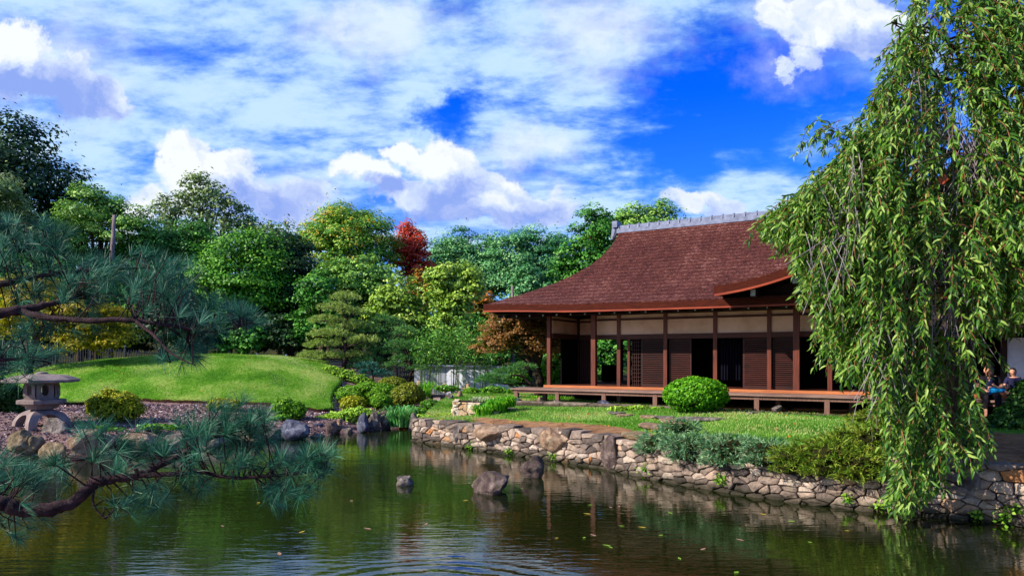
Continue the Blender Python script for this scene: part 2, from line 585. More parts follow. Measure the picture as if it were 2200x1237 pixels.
def rock_mesh(rx, ry, rz, seed, cuts=9, rough=.16, sub=4, base=None, flat_top=None):
    rnd = random.Random(seed)
    bm = bmesh.new()
    bmesh.ops.create_icosphere(bm, subdivisions=sub, radius=1)
    planes = []
    for _ in range(cuts):
        nrm = Vector((rnd.gauss(0, 1), rnd.gauss(0, 1), rnd.gauss(0, .8))).normalized()
        planes.append((nrm, rnd.uniform(.55, .85)))
    off = Vector((rnd.uniform(0, 50), rnd.uniform(0, 50), rnd.uniform(0, 50)))
    for vtx in bm.verts:
        p = vtx.co.copy()
        for nrm, d in planes:
            e = p.dot(nrm) - d
            if e > 0: p -= nrm * e * .92
        q = p + off
        p *= 1 + rough * mnoise.noise(q * 1.6) + rough * .5 * mnoise.noise(q * 4.1) + rough * .28 * mnoise.noise(q * 9.5)
        if flat_top is not None and p.z > flat_top: p.z = flat_top + (p.z - flat_top) * .15
        vtx.co = Vector((p.x * rx, p.y * ry, p.z * rz))
    me = bpy.data.meshes.new('rock')
    bm.to_mesh(me)
    bm.free()
    me.polygons.foreach_set('use_smooth', [True] * len(me.polygons))
    try:
        me.set_sharp_from_angle(angle=R(38))
    except Exception:
        pass
    return me


def rock(name, label, x0, x1, y0, y1, Y, mat, seed, tilt=0.0, cat='rock', group=None, cuts=9, sink=.12, depth=.8, parent=None, rough=.16):
    """a rock seen between x0..x1 and y0..y1 (top, foot) at distance Y"""
    s = Y / FPX
    rx = (x1 - x0) / 2 * s * 1.18
    rz = (y1 - y0) * s * (1 + sink) / 2 * 1.15
    me = rock_mesh(rx, max(rx, rz) * depth, rz, seed, cuts, rough)
    me.name = name
    me.materials.append(mat)
    o = bpy.data.objects.new(name, me)
    c = px2w((x0 + x1) / 2, (y0 + y1) / 2, Y)
    o.location = (c[0], c[1], c[2] - rz * sink)
    o.rotation_euler = (0, tilt, random.Random(seed).uniform(-.4, .4))
    COL.objects.link(o)
    if parent: o.parent = parent
    else: tag(o, label, cat, group)
    return o

GRP_POND, GRP_SHORE = 'rocks standing in the pond', 'rocks along the far shore'
def wy_(py): return EYE * FPX / (py - 768)
rock('pond_rock', 'broad dark rock in the open water, widest of the three', 1013, 1097, 1013, 1060, wy_(1056), ROCK_PURPLE, 11, group=GRP_POND, depth=.9)
rock('pond_rock', 'tall blocky rock standing in the water close to the stone wall', 1120, 1166, 977, 1027, wy_(1024), ROCK_PURPLE, 21, group=GRP_POND)
rock('pond_rock', 'small rounded grey rock alone in the pond', 851, 890, 1018, 1044, wy_(1041), ROCK_GREY, 5, group=GRP_POND)
for lab, b, mat, sd, kw in [
    ('big blue grey boulder at the waterline under an azalea', (603, 666, 897, 946), ROCK_BLUE, 31, {}),
    ('pale grey wedge of rock against the big blue grey boulder', (560, 608, 920, 948), ROCK_GREY, 32, {}),
    ('dark angular rock just right of the big blue grey boulder', (664, 697, 910, 934), ROCK_BLUE, 33, {}),
    ('small low stone at the foot of a dark angular rock', (667, 696, 931, 943), ROCK_GREY, 34, {}),
    ('peaked mauve grey rock under pale green ground cover', (697, 732, 905, 937), ROCK_PURPLE, 35, {}),
    ('small brown stone peeping from pale green ground cover', (725, 735, 899, 916), ROCK_PINK, 36, {}),
    ('little pale stone low on the shaded bank', (740, 758, 919, 933), ROCK_GREY, 37, {}),
    ('upright dark blue rock below the clipped domes', (769, 793, 887, 929), ROCK_BLUE, 38, {}),
    ('upright grey rock in the middle of the shaded bank trio', (794, 818, 887, 924), ROCK_GREY, 39, {}),
    ('upright grey rock beside the iris blades', (818, 838, 887, 921), ROCK_GREY, 40, {}),
    ('orange brown stone standing at the mouth of the inlet', (853, 876, 906, 927), ROCK_ORANGE, 41, {'cuts': 4, 'rough': .08}),
    ('big tan boulder with slanting grain below the stone lantern', (22, 73, 924, 978), ROCK_TAN, 42, {'tilt': .3}),
    ('narrow tan slab leaning on the big tan boulder', (58, 90, 936, 978), ROCK_TAN, 43, {'tilt': .55}),
    ('peaked grey boulder directly in front of the lantern legs', (91, 158, 902, 962), ROCK_GREY, 44, {'tilt': -.3}),
    ('low tan rock at the waterline with a mirror image', (89, 142, 952, 984), ROCK_TAN, 45, {}),
    ('bluish pale stone at the picture edge beside the tan boulder', (-8, 29, 926, 962), ROCK_BLUE, 46, {}),
    ('small flat stone just breaking the water near the bank', (146, 178, 973, 986), ROCK_GREY, 47, {}),
    ('long pinkish rock shelf right of the lantern boulders', (154, 262, 918, 982), ROCK_PINK, 48, {'depth': .6}),
    ('pinkish stone behind the pine needles on the bank', (258, 350, 928, 976), ROCK_PINK, 49, {}),
    ('small pink stone among green ground cover on the mulch', (298, 330, 916, 932), ROCK_PINK, 50, {}),
    ('low grey stone half hidden by the hanging pine bough', (346, 424, 930, 970), ROCK_GREY, 51, {}),
    ('grey stone at the waterline behind the pine bough fork', (418, 492, 924, 962), ROCK_GREY, 52, {}),
    ('tan stone at the waterline left of the pale grey wedge', (484, 566, 918, 956), ROCK_TAN, 53, {}),
]:
    Yr = wy_(max(b[3] - 3, 925)) if b[3] > 930 else G((b[0] + b[1]) / 2, b[3])[1]
    rock('shore_rock', lab, *b, Yr, mat, sd, group=GRP_SHORE, **kw)

# ------------------------------------------------------------------ dry stone wall
def clip_poly(poly, nx_, ny_, c):
    outp = []
    for i in range(len(poly)):
        a, b = poly[i], poly[(i + 1) % len(poly)]
        da, db = a[0] * nx_ + a[1] * ny_ - c, b[0] * nx_ + b[1] * ny_ - c
        if da <= 0: outp.append(a)
        if da * db < 0:
            t = da / (da - db)
            outp.append((a[0] + (b[0] - a[0]) * t, a[1] + (b[1] - a[1]) * t))
    return outp


def rubble(seeds, ani, bounds):
    """irregular stone outlines: the cells nearest to each seed, stones wider than high"""
    S = [(a, b * ani) for a, b in seeds]
    cells = []
    for i, (x, y) in enumerate(S):
        poly = [(x - .8, y - 1.1), (x + .8, y - 1.1), (x + .8, y + 1.1), (x - .8, y + 1.1)]
        for j, (u, w_) in enumerate(S):
            if i == j or abs(u - x) > 1.5 or abs(w_ - y) > 1.6: continue
            nx_, ny_ = u - x, w_ - y
            c = (u * u + w_ * w_ - x * x - y * y) / 2
            poly = clip_poly(poly, nx_, ny_, c)
            if len(poly) < 3: break
        for nx_, ny_, c in bounds(x, y): poly = clip_poly(poly, nx_, ny_, c) if len(poly) >= 3 else poly
        cells.append([(a, b / ani) for a, b in poly])
    return cells


def stone_face(mb, poly, frame, rnd, depth=.42, gap=.004, tones=None, bulge=.04):
    """one stone with a rough rounded face; frame(s,z,d) -> world point, d outwards"""
    if len(poly) < 3: return
    cx = sum(p[0] for p in poly) / len(poly)
    cz = sum(p[1] for p in poly) / len(poly)
    ext = max(math.hypot(p[0] - cx, p[1] - cz) for p in poly)
    if ext < .04: return
    def ins(p, g):
        d = math.hypot(p[0] - cx, p[1] - cz)
        k = max(.2, 1 - g / max(d, 1e-4))
        return (cx + (p[0] - cx) * k, cz + (p[1] - cz) * k)
    pl = [ins(p, gap + rnd.uniform(0, .010)) for p in poly]
    # one corner cutting pass, and extra points on long edges
    q = []
    for i in range(len(pl)):
        a, b = pl[i], pl[(i + 1) % len(pl)]
        for t in (.06, .35, .65, .94): q.append((a[0] + (b[0] - a[0]) * t + rnd.uniform(-.006, .006), a[1] + (b[1] - a[1]) * t + rnd.uniform(-.006, .006)))
    n = len(q)
    tilt = (rnd.uniform(-.2, .2), rnd.uniform(-.25, .2))
    out0 = rnd.uniform(-.035, .045)
    so = rnd.uniform(0, 90)
    rings = []
    for k, dd in ((1.0, -depth), (1.0, -.02), (.965, .012), (.86, bulge * .62), (.5, bulge * .9)):
        ring = []
        for (a, b) in q:
            s_, z_ = cx + (a - cx) * k, cz + (b - cz) * k
            d = dd
            if dd > -.1:
                d += out0 + (s_ - cx) * tilt[0] + (z_ - cz) * tilt[1]
                d += .03 * mnoise.noise(Vector((s_ * 6, z_ * 6, so))) + .02 * mnoise.noise(Vector((s_ * 15, z_ * 15, so)))
            ring.append(frame(s_, z_, d))
        rings.append(ring)
    V = [p for r_ in rings for p in r_] + [frame(cx, cz, bulge + out0 + rnd.uniform(-.01, .015))]
    F = []
    for r_ in range(4):
        for i in range(n):
            j = (i + 1) % n
            F.append((r_ * n + i, r_ * n + j, (r_ + 1) * n + j, (r_ + 1) * n + i))
    c = 5 * n
    F += [(4 * n + i, 4 * n + (i + 1) % n, c) for i in range(n)]
    F.append(tuple(range(n - 1, -1, -1)))
    mb.add(V, F)
    t = rnd.uniform(0, .82) if rnd.random() > .07 else rnd.uniform(.86, 1)
    tones += [t] * len(F)


m, nt, out = new_mat('wall_stone')
v = objvec(nt)
base = ramp(nt, attr(nt, 'tone'), [(0, lin(86, 76, 72)), (.2, lin(126, 110, 100)), (.42, lin(152, 132, 118)), (.6, lin(174, 150, 132)), (.82, lin(200, 180, 162)), (.93, lin(184, 140, 104)), (1, lin(190, 128, 82))])
mott = ramp(nt, texnoise(nt, 7, 7, .7, v, .4), [(.28, (.34, .32, .32, 1)), (.5, (.8, .8, .8, 1)), (.72, (1.25, 1.2, 1.15, 1))])
c = mixc(nt, 1.0, base, mott, 'MULTIPLY')
c = mixc(nt, ramp(nt, texnoise(nt, 3.1, 6, .7, v), [(.6, (0, 0, 0, 1)), (.7, (.5, .5, .5, 1))]), c, lin(96, 100, 66))
sx = nt.nodes.new('ShaderNodeSeparateXYZ'); nt.links.new(v, sx.inputs[0])
tide = math_(nt, 'ADD', sx.outputs[2], math_(nt, 'MULTIPLY', math_(nt, 'SUBTRACT', texnoise(nt, 4, 4, .6, v), .5), .16))
c = mixc(nt, ramp(nt, tide, [(.05, (.9, .9, .9, 1)), (.2, (0, 0, 0, 1))]), c, lin(44, 42, 30))
principled(nt, out, c, .9, .15, texnoise(nt, 24, 8, .75, v, .5), .9, .03)
WALLSTONE = m
EARTH = noisy_mat('dark_earth_joint', [(.3, lin(30, 24, 20)), (.7, lin(58, 46, 38))], 12, .95, .05)

rnd = random.Random(3)
seeds = []
zrow = -.18
row = 0
while zrow < 1.2:
    h = rnd.uniform(.085, .175)
    s = rnd.uniform(-.2, .1)
    while s < WLEN + .2:
        wst = rnd.uniform(.14, .54)
        zc = zrow + h / 2 + rnd.uniform(-.075, .075)
        if zc < np.interp(s + wst / 2, WS, TOP_Z) - .02: seeds.append((s + wst / 2, zc))
        s += wst
    zrow += h
    row += 1


def wbounds(x, y):
    zt = float(np.interp(x, WS, TOP_Z)) + .03 * math.sin(x * 5.1) + .02 * math.sin(x * 11.3)
    return [(0, 1, zt * 2.0), (0, -1, .3 * 2.0), (-1, 0, .0), (1, 0, WLEN)]


def wframe(s, z, d):
    x, y, tx_, ty_, zt = wall_at(s)
    lean = .16 * max(z, 0)
    # outward (towards the water) is right of travel
    ox, oy = ty_, -tx_
    return (x + ox * (d - lean + .03), y + oy * (d - lean + .03), z)

mb, tones = MB(), []
for poly in rubble(seeds, 2.0, wbounds):
    stone_face(mb, poly, wframe, rnd, tones=tones)
wall = empty('stone_wall', (*WALL_W[8], 0))
tag(wall, 'low dry stone retaining wall of irregular grey and tan stones along the pond', 'stone wall')
off = Vector(wall.location)
mb.v = [tuple(Vector(p) - off) for p in mb.v]
mb.build('stones', WALLSTONE, wall, attrs={'tone': tones})
mb = MB()
ss = np.linspace(0, WLEN, 80)
for a, b in zip(ss[:-1], ss[1:]):
    za, zb = float(np.interp(a, WS, TOP_Z)) - .08, float(np.interp(b, WS, TOP_Z)) - .08
    V = [wframe(a, -.35, -.07), wframe(b, -.35, -.07), wframe(b, zb, -.07), wframe(a, za, -.07), wframe(b, zb, -.5), wframe(a, za, -.5)]
    mb.add([Vector(p) - off for p in V], [(0, 1, 2, 3), (3, 2, 4, 5)])
mb.build('earth_core', EARTH, wall)
# the big boulders laid into it
for lab, b, mat, sd, kw in [
    ('long rounded tan boulder in the top course', (1017, 1090, 912, 944), ROCK_PINK, 61, {'cuts': 5, 'rough': .1}),
    ('big projecting reddish boulder', (1160, 1226, 920, 962), ROCK_PINK, 62, {'cuts': 7, 'rough': .1}),
    ('upright reddish grey slab', (1290, 1340, 936, 1004), ROCK_PURPLE, 63, {'cuts': 7, 'rough': .1, 'depth': .5}),
    ('pale triangular stone', (978, 992, 912, 948), ROCK_GREY, 64, {'cuts': 7, 'depth': .6}),
    ('orange stone', (1267, 1280, 966, 992), ROCK_ORANGE, 65, {'depth': .6}),
    ('orange stone', (1281, 1294, 970, 992), ROCK_ORANGE, 66, {'depth': .6}),
    ('upright dark grey slab', (2064, 2104, 990, 1104), ROCK_GREY, 67, {'cuts': 12, 'rough': .16, 'depth': .22}),
]:
    s = wall_s((b[0] + b[1]) / 2)
    x, y, tx_, ty_, zt = wall_at(s)
    o = rock('boulder', None, *b, y + .09, mat, sd, parent=wall, **kw)
    o.location = Vector(o.location) - off
    o.rotation_euler.z = math.atan2(ty_, tx_)
    o['label'] = lab

# ferns and weeds at the foot of the wall
WEED = greens('weed', (60, 110, 20), (120, 170, 40), (160, 190, 60), trans=.3)
def fern(px, py, h, seed, label):
    rng = np.random.default_rng(seed)
    s = wall_s(px)
    x, y, tx_, ty_, zt = wall_at(s)
    c = np.array([x + ty_ * .1, y - tx_ * .1, EYE - (py - 768) / FPX * y])
    n = 46
    d = unit(rng.normal(size=(n, 3)) * [1, .6, .8] + [0, -.2, .5])
    P = c + d * rng.uniform(.03, h, n)[:, None]
    V, F = leaf_quads(P, unit(rng.normal(size=(n, 3)) + [0, -.6, .9]), .07, .04, rng, d)
    V2, F2 = tube([c + [0, .06, -.08], c], [.008, .005], 5)
    for q in P:
        a_, b_ = tube([c, q], [.004, .002], 3, False)
        F2 = list(F2) + [tuple(i + len(V2) for i in f) for f in b_]
        V2 = list(V2) + list(a_)
    k = len(V)
    o = mesh_np('fern', np.concatenate([V, np.array([list(p) for p in V2])]), [F, np.array([f for f in F2 if len(f) == 4]) + k], WEED, attrs={'tone': np.concatenate([rng.uniform(0, 1, n), np.zeros(len([f for f in F2 if len(f) == 4]))])})
    tag(o, label, 'weed', 'weeds at the foot of the wall')
for i, (px, py, h, lab) in enumerate([(1020, 962, .2, 'low green weed under the long tan boulder of the wall'), (1100, 972, .16, 'sprawling weed at the waterline right of the long tan boulder'),
                                      (1196, 982, .2, 'small fern at the waterline below the projecting reddish boulder'), (1392, 1010, .2, 'yellow green fern at the waterline left of the blue juniper end'),
                                      (1555, 1030, .13, 'little weed between stones above an orange block'), (1824, 1070, .12, 'tiny weed near the waterline under the olive juniper'),
                                      (1888, 1084, .17, 'leafy weed at the waterline left of the hanging twigs'), (2100, 1106, .16, 'leafy weed at the foot of the dark upright slab'),
                                      (2160, 1112, .2, 'spreading weed at the foot of the wall by the picture edge'), (2180, 1098, .15, 'bright weed a little above the wall foot by the picture edge')]):
    fern(px, py, h, 900 + i, lab)

# chips of bark mulch on the bed between knoll and pond
n = 26000
cx_ = RNG.uniform(-24, -3.5, n); cy_ = RNG.uniform(17.5, 30, n)
sdv = pond_sd(cx_, cy_)
kd = np.min(np.hypot(cx_[:, None] - fine[None, ::6, 0], cy_[:, None] - fine[None, ::6, 1]), axis=1)
ca = np.arctan2(cy_ - kc[1], cx_ - kc[0]); fa = np.arctan2(fine[:, 1] - kc[1], fine[:, 0] - kc[0]); fr_ = np.hypot(fine[:, 0] - kc[0], fine[:, 1] - kc[1])
so_ = np.argsort(fa)
inside_k = np.hypot(cx_ - kc[0], cy_ - kc[1]) < np.interp(ca, fa[so_], fr_[so_], period=2 * math.pi)
ok = (sdv > .25) & ~inside_k
P = np.column_stack([cx_, cy_, ground(cx_, cy_) + .012])[ok]
V, F = leaf_quads(P, unit(RNG.normal(size=P.shape) * .6 + [0, 0, 1]), .13, .055, RNG)
tag(mesh_np('mulch_chips', V, F, leaf_mat('mulch_chip', [lin(42, 28, 32), lin(92, 70, 72), lin(140, 114, 116), lin(206, 186, 188)], 0.02, .9, .1), attrs={'tone': RNG.uniform(0, 1, len(P))}), 'loose bark mulch chips on the bed below the knoll', 'mulch', kind='stuff')
# fallen leaves lying about
Pq, Dq = lawn_pt(RNG.uniform(0, 1, 500), RNG.uniform(0, 1, 500) ** 1.3 * .5)
kk_ = RNG.integers(0, nb, 300); tt_ = np.sqrt(RNG.uniform(0, 1, 300)); P2 = kc + (fine[kk_] - kc) * tt_[:, None]
PL = np.concatenate([Pq + [0, 0, .04], np.column_stack([P2, ground(P2[:, 0], P2[:, 1]) + .19])])
V, F = leaf_quads(PL, unit(RNG.normal(size=PL.shape) * .3 + [0, 0, 1]), .09, .06, RNG)
tag(mesh_np('fallen_leaves', V, F, leaf_mat('fallen_leaf', [lin(150, 70, 30), lin(190, 130, 50), lin(140, 100, 60)], .1, .8, .1), attrs={'tone': RNG.uniform(0, 1, len(PL))}), 'scattered dry leaves lying on the lawns', 'fallen leaves', kind='stuff')
# ------------------------------------------------------------------ the house
H0 = (1.31, 24.1)
CA, SA = math.cos(R(30)), math.sin(R(30))
house = empty('teahouse', (H0[0], H0[1], 0), R(-30))
tag(house, 'dark timber house with sweeping brown bark roof and long open veranda beyond the stone wall', 'house')


def hx(px, yl):
    k = (px - 1100) / FPX
    return (k * (H0[1] + CA * yl) - H0[0] - SA * yl) / (CA + SA * k)


def hz(px, py, yl):
    return EYE - (py - 768) / FPX * (H0[1] - SA * hx(px, yl) + CA * yl)


def h2w(x, y, z):
    return np.array([H0[0] + CA * x + SA * y, H0[1] - SA * x + CA * y, z])

WOOD_RED = wood_mat('post_wood', lin(58, 24, 16), lin(122, 58, 38), 'z', .55)
WOOD_BEAM = wood_mat('beam_wood', lin(46, 20, 14), lin(96, 46, 32), 'x', .6)
WOOD_DARK = wood_mat('dark_wood', lin(22, 12, 10), lin(62, 30, 24), 'z', .65)
WOOD_SLAT = wood_mat('shutter_wood', lin(20, 7, 5), lin(70, 25, 16), 'x', .6)
WOOD_FRESH = wood_mat('fresh_floor_board', lin(150, 80, 44), lin(196, 122, 74), 'x', .5)
WOOD_GREY = wood_mat('weathered_deck', lin(92, 66, 58), lin(170, 136, 122), 'x', .75)
WOOD_LEG = wood_mat('weathered_leg', lin(80, 52, 44), lin(150, 112, 96), 'z', .8)
WOOD_EDGE = wood_mat('eave_edge', lin(112, 36, 18), lin(164, 64, 30), 'x', .55)
PLASTER = noisy_mat('tan_plaster', [(.32, lin(196, 146, 120)), (.5, lin(220, 168, 142)), (.68, lin(230, 180, 156))], 1.1, .9, .1, 90, .15, .005)
WHITEPL = noisy_mat('white_plaster', [(.35, lin(196, 200, 214)), (.65, lin(226, 228, 236))], 1.5, .9, .1, 60, .15, .006)
PAINT_END = noisy_mat('white_beam_end', [(.3, lin(120, 116, 110)), (.7, lin(170, 166, 160))], 9, .7)
VOID = noisy_mat('shade_tone_board', [(.3, lin(10, 8, 9)), (.7, lin(22, 17, 17))], 3, .9, .05)  # near-black colour stands in for the shade inside the house and below it
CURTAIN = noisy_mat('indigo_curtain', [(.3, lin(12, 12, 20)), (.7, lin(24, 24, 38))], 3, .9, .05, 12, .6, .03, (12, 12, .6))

# bark roof material: short courses of cypress bark
m, nt, out = new_mat('cypress_bark_roof')
tcn = nt.nodes.new('ShaderNodeTexCoord')
mp = nt.nodes.new('ShaderNodeMapping'); mp.inputs['Scale'].default_value = (9, 12, 12); nt.links.new(tcn.outputs['Object'], mp.inputs[0])
vor = nt.nodes.new('ShaderNodeTexVoronoi'); vor.inputs['Scale'].default_value = 1.7; nt.links.new(mp.outputs[0], vor.inputs['Vector'])
fine_ = texnoise(nt, 3.0, 6, .75, mp.outputs[0], .3)
big = texnoise(nt, .45, 4, .6, tcn.outputs['Object'])
f = math_(nt, 'ADD', math_(nt, 'MULTIPLY', vor.outputs['Color'], .28), math_(nt, 'ADD', math_(nt, 'MULTIPLY', fine_, .5), math_(nt, 'MULTIPLY', big, .30)))
wvn = nt.nodes.new('ShaderNodeTexWave'); wvn.bands_direction = 'Z'; wvn.inputs['Scale'].default_value = 2.1; wvn.inputs['Distortion'].default_value = 2.2; wvn.inputs['Detail'].default_value = 4; wvn.inputs['Detail Scale'].default_value = 2.5
nt.links.new(tcn.outputs['Object'], wvn.inputs['Vector'])
mps = nt.nodes.new('ShaderNodeMapping'); mps.inputs['Scale'].default_value = (2.2, .35, .35); nt.links.new(tcn.outputs['Object'], mps.inputs[0])
f = math_(nt, 'ADD', f, math_(nt, 'MULTIPLY', math_(nt, 'SUBTRACT', texnoise(nt, 1.2, 5, .6, mps.outputs[0]), .5), .16))
f = math_(nt, 'ADD', f, math_(nt, 'MULTIPLY', math_(nt, 'SUBTRACT', wvn.outputs['Fac'], .5), .09))
c = ramp(nt, f, [(.30, lin(32, 14, 12)), (.47, lin(70, 33, 28)), (.62, lin(102, 56, 48)), (.77, lin(156, 112, 102))])
bh = math_(nt, 'ADD', math_(nt, 'MULTIPLY', fine_, 1.0), math_(nt, 'MULTIPLY', vor.outputs['Distance'], .6))
principled(nt, out, c, .92, .12, bh, .9, .06)
BARKROOF = m
BARKEDGE = noisy_mat('bark_edge_layers', [(.3, lin(44, 18, 13)), (.7, lin(92, 38, 24))], 3, .9, .1, 30, .7, .02, (1.5, 1.5, 30))

XR = 21.0
ridge_y, ridge_z = 5.4, 7.88
EDGE_A = [-2.1, -2.12, -1.85, -1.15, -.52, -.06, .30, .52, .62, .62, .56]
NVR, NUR = 40, 70
DEP = ridge_y + 1.0


def roof_z(v, x):
    z = 4.40 + (ridge_z - 4.40) * v ** 1.35
    up = .10 * float(smooth(1.6, -2.1, x)) * float(smooth(.25, 0, v))
    sag = .05 * math.sin((min(max(x, 0), 14)) / 14 * math.pi) * max(0, 1 - v * 3)
    return z + up - sag


def edge_x(v):
    return float(np.interp(v * 10, range(11), EDGE_A))

THK = .19
mb = MB()
def roof_half(sgn):
    """front (sgn=1) or back slope, top and underside, plus the hip on the left"""
    top, bot = [], []
    for j in range(NVR + 1):
        v_ = j / NVR
        y = -1.0 + DEP * v_
        x0 = edge_x(v_)
        rowt, rowb = [], []
        for i in range(NUR + 1):
            x = x0 + (XR - x0) * (i / NUR) ** 1.25
            z = roof_z(v_, x) + .012 * mnoise.noise(Vector((x * 2.2, v_ * 9, 3))) + .02 * mnoise.noise(Vector((x * .6, v_ * 3, 5)))
            yy = y if sgn > 0 else 2 * ridge_y - y
            rowt.append((x, yy, z)); rowb.append((x, yy, roof_z(v_, x) - THK - .03 * (j > 0)))
        top.append(rowt); bot.append(rowb)
    n = NUR + 1
    V = [p for r_ in top for p in r_] + [p for r_ in bot for p in r_]
    o_ = (NVR + 1) * n
    F = []
    for j in range(NVR):
        for i in range(NUR):
            a, b, c_, d = j * n + i, j * n + i + 1, (j + 1) * n + i + 1, (j + 1) * n + i
            F.append((a, b, c_, d) if sgn > 0 else (d, c_, b, a))
            F.append((o_ + d, o_ + c_, o_ + b, o_ + a) if sgn > 0 else (o_ + a, o_ + b, o_ + c_, o_ + d))
    for i in range(NUR): F.append((o_ + i, o_ + i + 1, i + 1, i))
    mb.add(V, F)
    # verge / hip side
    hv, hn = [], 9
    for j in range(NVR + 1):
        v_ = j / NVR
        y = -1.0 + DEP * v_
        yy = y if sgn > 0 else 2 * ridge_y - y
        x0, z0 = edge_x(v_), roof_z(v_, edge_x(v_))
        for k in range(hn + 1):
            t = k / hn
            x = x0 + (-2.1 - x0) * t
            ze = 4.42 + .1 * float(smooth(.3, 0, v_))
            z = ze + (z0 - ze) * (1 - t) ** 1.7
            hv.append((x, yy, z))
    F = []
    for j in range(NVR):
        for k in range(hn):
            a, b, c_, d = j * (hn + 1) + k, j * (hn + 1) + k + 1, (j + 1) * (hn + 1) + k + 1, (j + 1) * (hn + 1) + k
            F.append((d, c_, b, a) if sgn > 0 else (a, b, c_, d))
    low = [(x - .0, y, z - THK) for (x, y, z) in hv]
    q = len(hv)
    F += [tuple(reversed([i + q for i in f])) for f in F]
    for j in range(NVR):
        a, d = j * (hn + 1) + hn, (j + 1) * (hn + 1) + hn
        F.append((a, d, d + q, a + q) if sgn > 0 else (d, a, a + q, d + q))
    mb.add(hv + low, F)
roof_half(1); roof_half(-1)
roof = mb.build('roof', BARKROOF, house, sm=True)
try: roof.data.set_sharp_from_angle(angle=R(40))
except Exception: pass

# layered bark edge and orange board along the eaves
def eave_strip(name, path, z0, z1, thick, mat, parent):
    """path of (x,y,z) with outward direction (ox,oy)"""
    V, F = [], []
    for (x, y, z, ox, oy) in path:
        V += [(x + ox * thick, y + oy * thick, z + z1), (x + ox * thick, y + oy * thick, z + z0), (x - ox * .06, y - oy * .06, z + z0), (x - ox * .06, y - oy * .06, z + z1)]
    for i in range(len(path) - 1):
        for k in range(4):
            a, b = i * 4 + k, i * 4 + (k + 1) % 4
            F.append((a, b, b + 4, a + 4))
    F += [(3, 2, 1, 0), tuple((len(path) - 1) * 4 + k for k in range(4))]
    return MB().add(V, F).build(name, mat, parent)

front = [(x, -1.0, roof_z(0, x), 0, -1) for x in np.linspace(-2.08, XR, 60)]
left = [(-2.1, y, 4.42 + .1 * float(smooth(.3, 0, (y + 1) / DEP)) if y < ridge_y else 4.42, -1, 0) for y in np.linspace(-.98, 2 * ridge_y + .98, 30)]
for pth in (front, left):
    eave_strip('eave_edge', pth, -.235, -.035, .02, BARKEDGE, roof)
    eave_strip('eave_board', pth, -.285, -.237, .035, WOOD_EDGE, roof)

# ridge of grey tiles
TILE = noisy_mat('ridge_tile', [(.3, lin(84, 90, 114)), (.7, lin(134, 140, 164))], 5, .5, .4, 30, .3, .01)
mb = MB()
mb.box(.50, XR - 1, ridge_y - .2, ridge_y + .2, ridge_z - .12, ridge_z + .05)
mb.box(.52, XR - 1, ridge_y - .15, ridge_y + .15, ridge_z + .05, ridge_z + .19)
ridge = mb.build('ridge', TILE, roof)
for i in range(46):
    x = .58 + i * .42
    mb = MB()
    pr = [(-.21, .02), (-.18, .16), (-.12, .23), (0, .26), (.12, .23), (.18, .16), (.21, .02)]
    V, F = [], []
    for xx in (x - .028, x + .028):
        V += [(xx, ridge_y + a, ridge_z + b) for a, b in pr]
    k = len(pr)
    F = [(i2, i2 + 1, k + i2 + 1, k + i2) for i2 in range(k - 1)] + [tuple(range(k - 1, -1, -1)), tuple(range(k, 2 * k))]
    mb.add(V, F)
    if i == 0: band0 = mb.build('ridge_tile', TILE, roof); rib = band0
    else:
        rib = band0.copy(); COL.objects.link(rib); rib.parent = roof; rib.location = (i * .42, 0, 0)
mb = MB()
mb.tube([(.42, ridge_y, ridge_z + .34), (.40, ridge_y - .02, ridge_z + .1), (.34, ridge_y - .05, ridge_z - .12), (.26, ridge_y - .1, ridge_z - .36)], [.13, .17, .13, .06], 8)
mb.box(.32, .54, ridge_y - .26, ridge_y + .26, ridge_z + .12, ridge_z + .38)
mb.build('ridge_end_tile', TILE, roof)

# rafters with whitened ends under the front and left eaves
r0 = None
for i, x in enumerate(np.arange(-1.4, 17, .52)):
    if r0 is None:
        mb = MB()
        V = [(-.04, -.78, 4.00), (.04, -.78, 4.00), (.04, -.78, 4.09), (-.04, -.78, 4.09), (-.04, 1.2, 4.16), (.04, 1.2, 4.16), (.04, 1.2, 4.26), (-.04, 1.2, 4.26)]
        mb.add(V, [(4, 5, 6, 7), (0, 4, 7, 3), (1, 2, 6, 5), (3, 7, 6, 2), (0, 1, 5, 4)])
        mb.add([(p_[0] * .55, p_[1] - .004, 4.045 + (p_[2] - 4.045) * .55) for p_ in V[:4]], [(0, 1, 2, 3)], 1)
        mb.add(V[:4], [(0, 1, 2, 3)])
        r0 = mb.build('rafter', [WOOD_DARK, PAINT_END], house); r0.location.x = x
    else:
        o = r0.copy(); COL.objects.link(o); o.parent = house; o.location.x = x
r1 = None
for i, y in enumerate(np.arange(-.4, 8, .52)):
    if r1 is None:
        mb = MB()
        V = [(-1.85, -.04, 4.02), (-1.85, .04, 4.02), (-1.85, .04, 4.12), (-1.85, -.04, 4.12), (.05, -.04, 4.14), (.05, .04, 4.14), (.05, .04, 4.24), (.05, -.04, 4.24)]
        mb.add(V, [(0, 1, 5, 4), (3, 7, 6, 2), (0, 4, 7, 3), (1, 2, 6, 5), (4, 5, 6, 7)])
        mb.add(V[:4], [(0, 3, 2, 1)], 0)
        r1 = mb.build('rafter', [WOOD_DARK, PAINT_END], house); r1.location.y = y
    else:
        o = r1.copy(); COL.objects.link(o); o.parent = house; o.location.y = y
# soffit boards
mb = MB()
mb.add([(-2.02, -.93, 4.13), (XR, -.93, 4.10), (XR, .3, 4.25), (-.05, .3, 4.27)], [(0, 1, 2, 3)])
mb.add([(-2.02, -.93, 4.135), (-.05, .3, 4.272), (-.05, 11, 4.272), (-2.02, 11.6, 4.135)], [(0, 1, 2, 3)])
mb.build('soffit', WOOD_DARK, house)

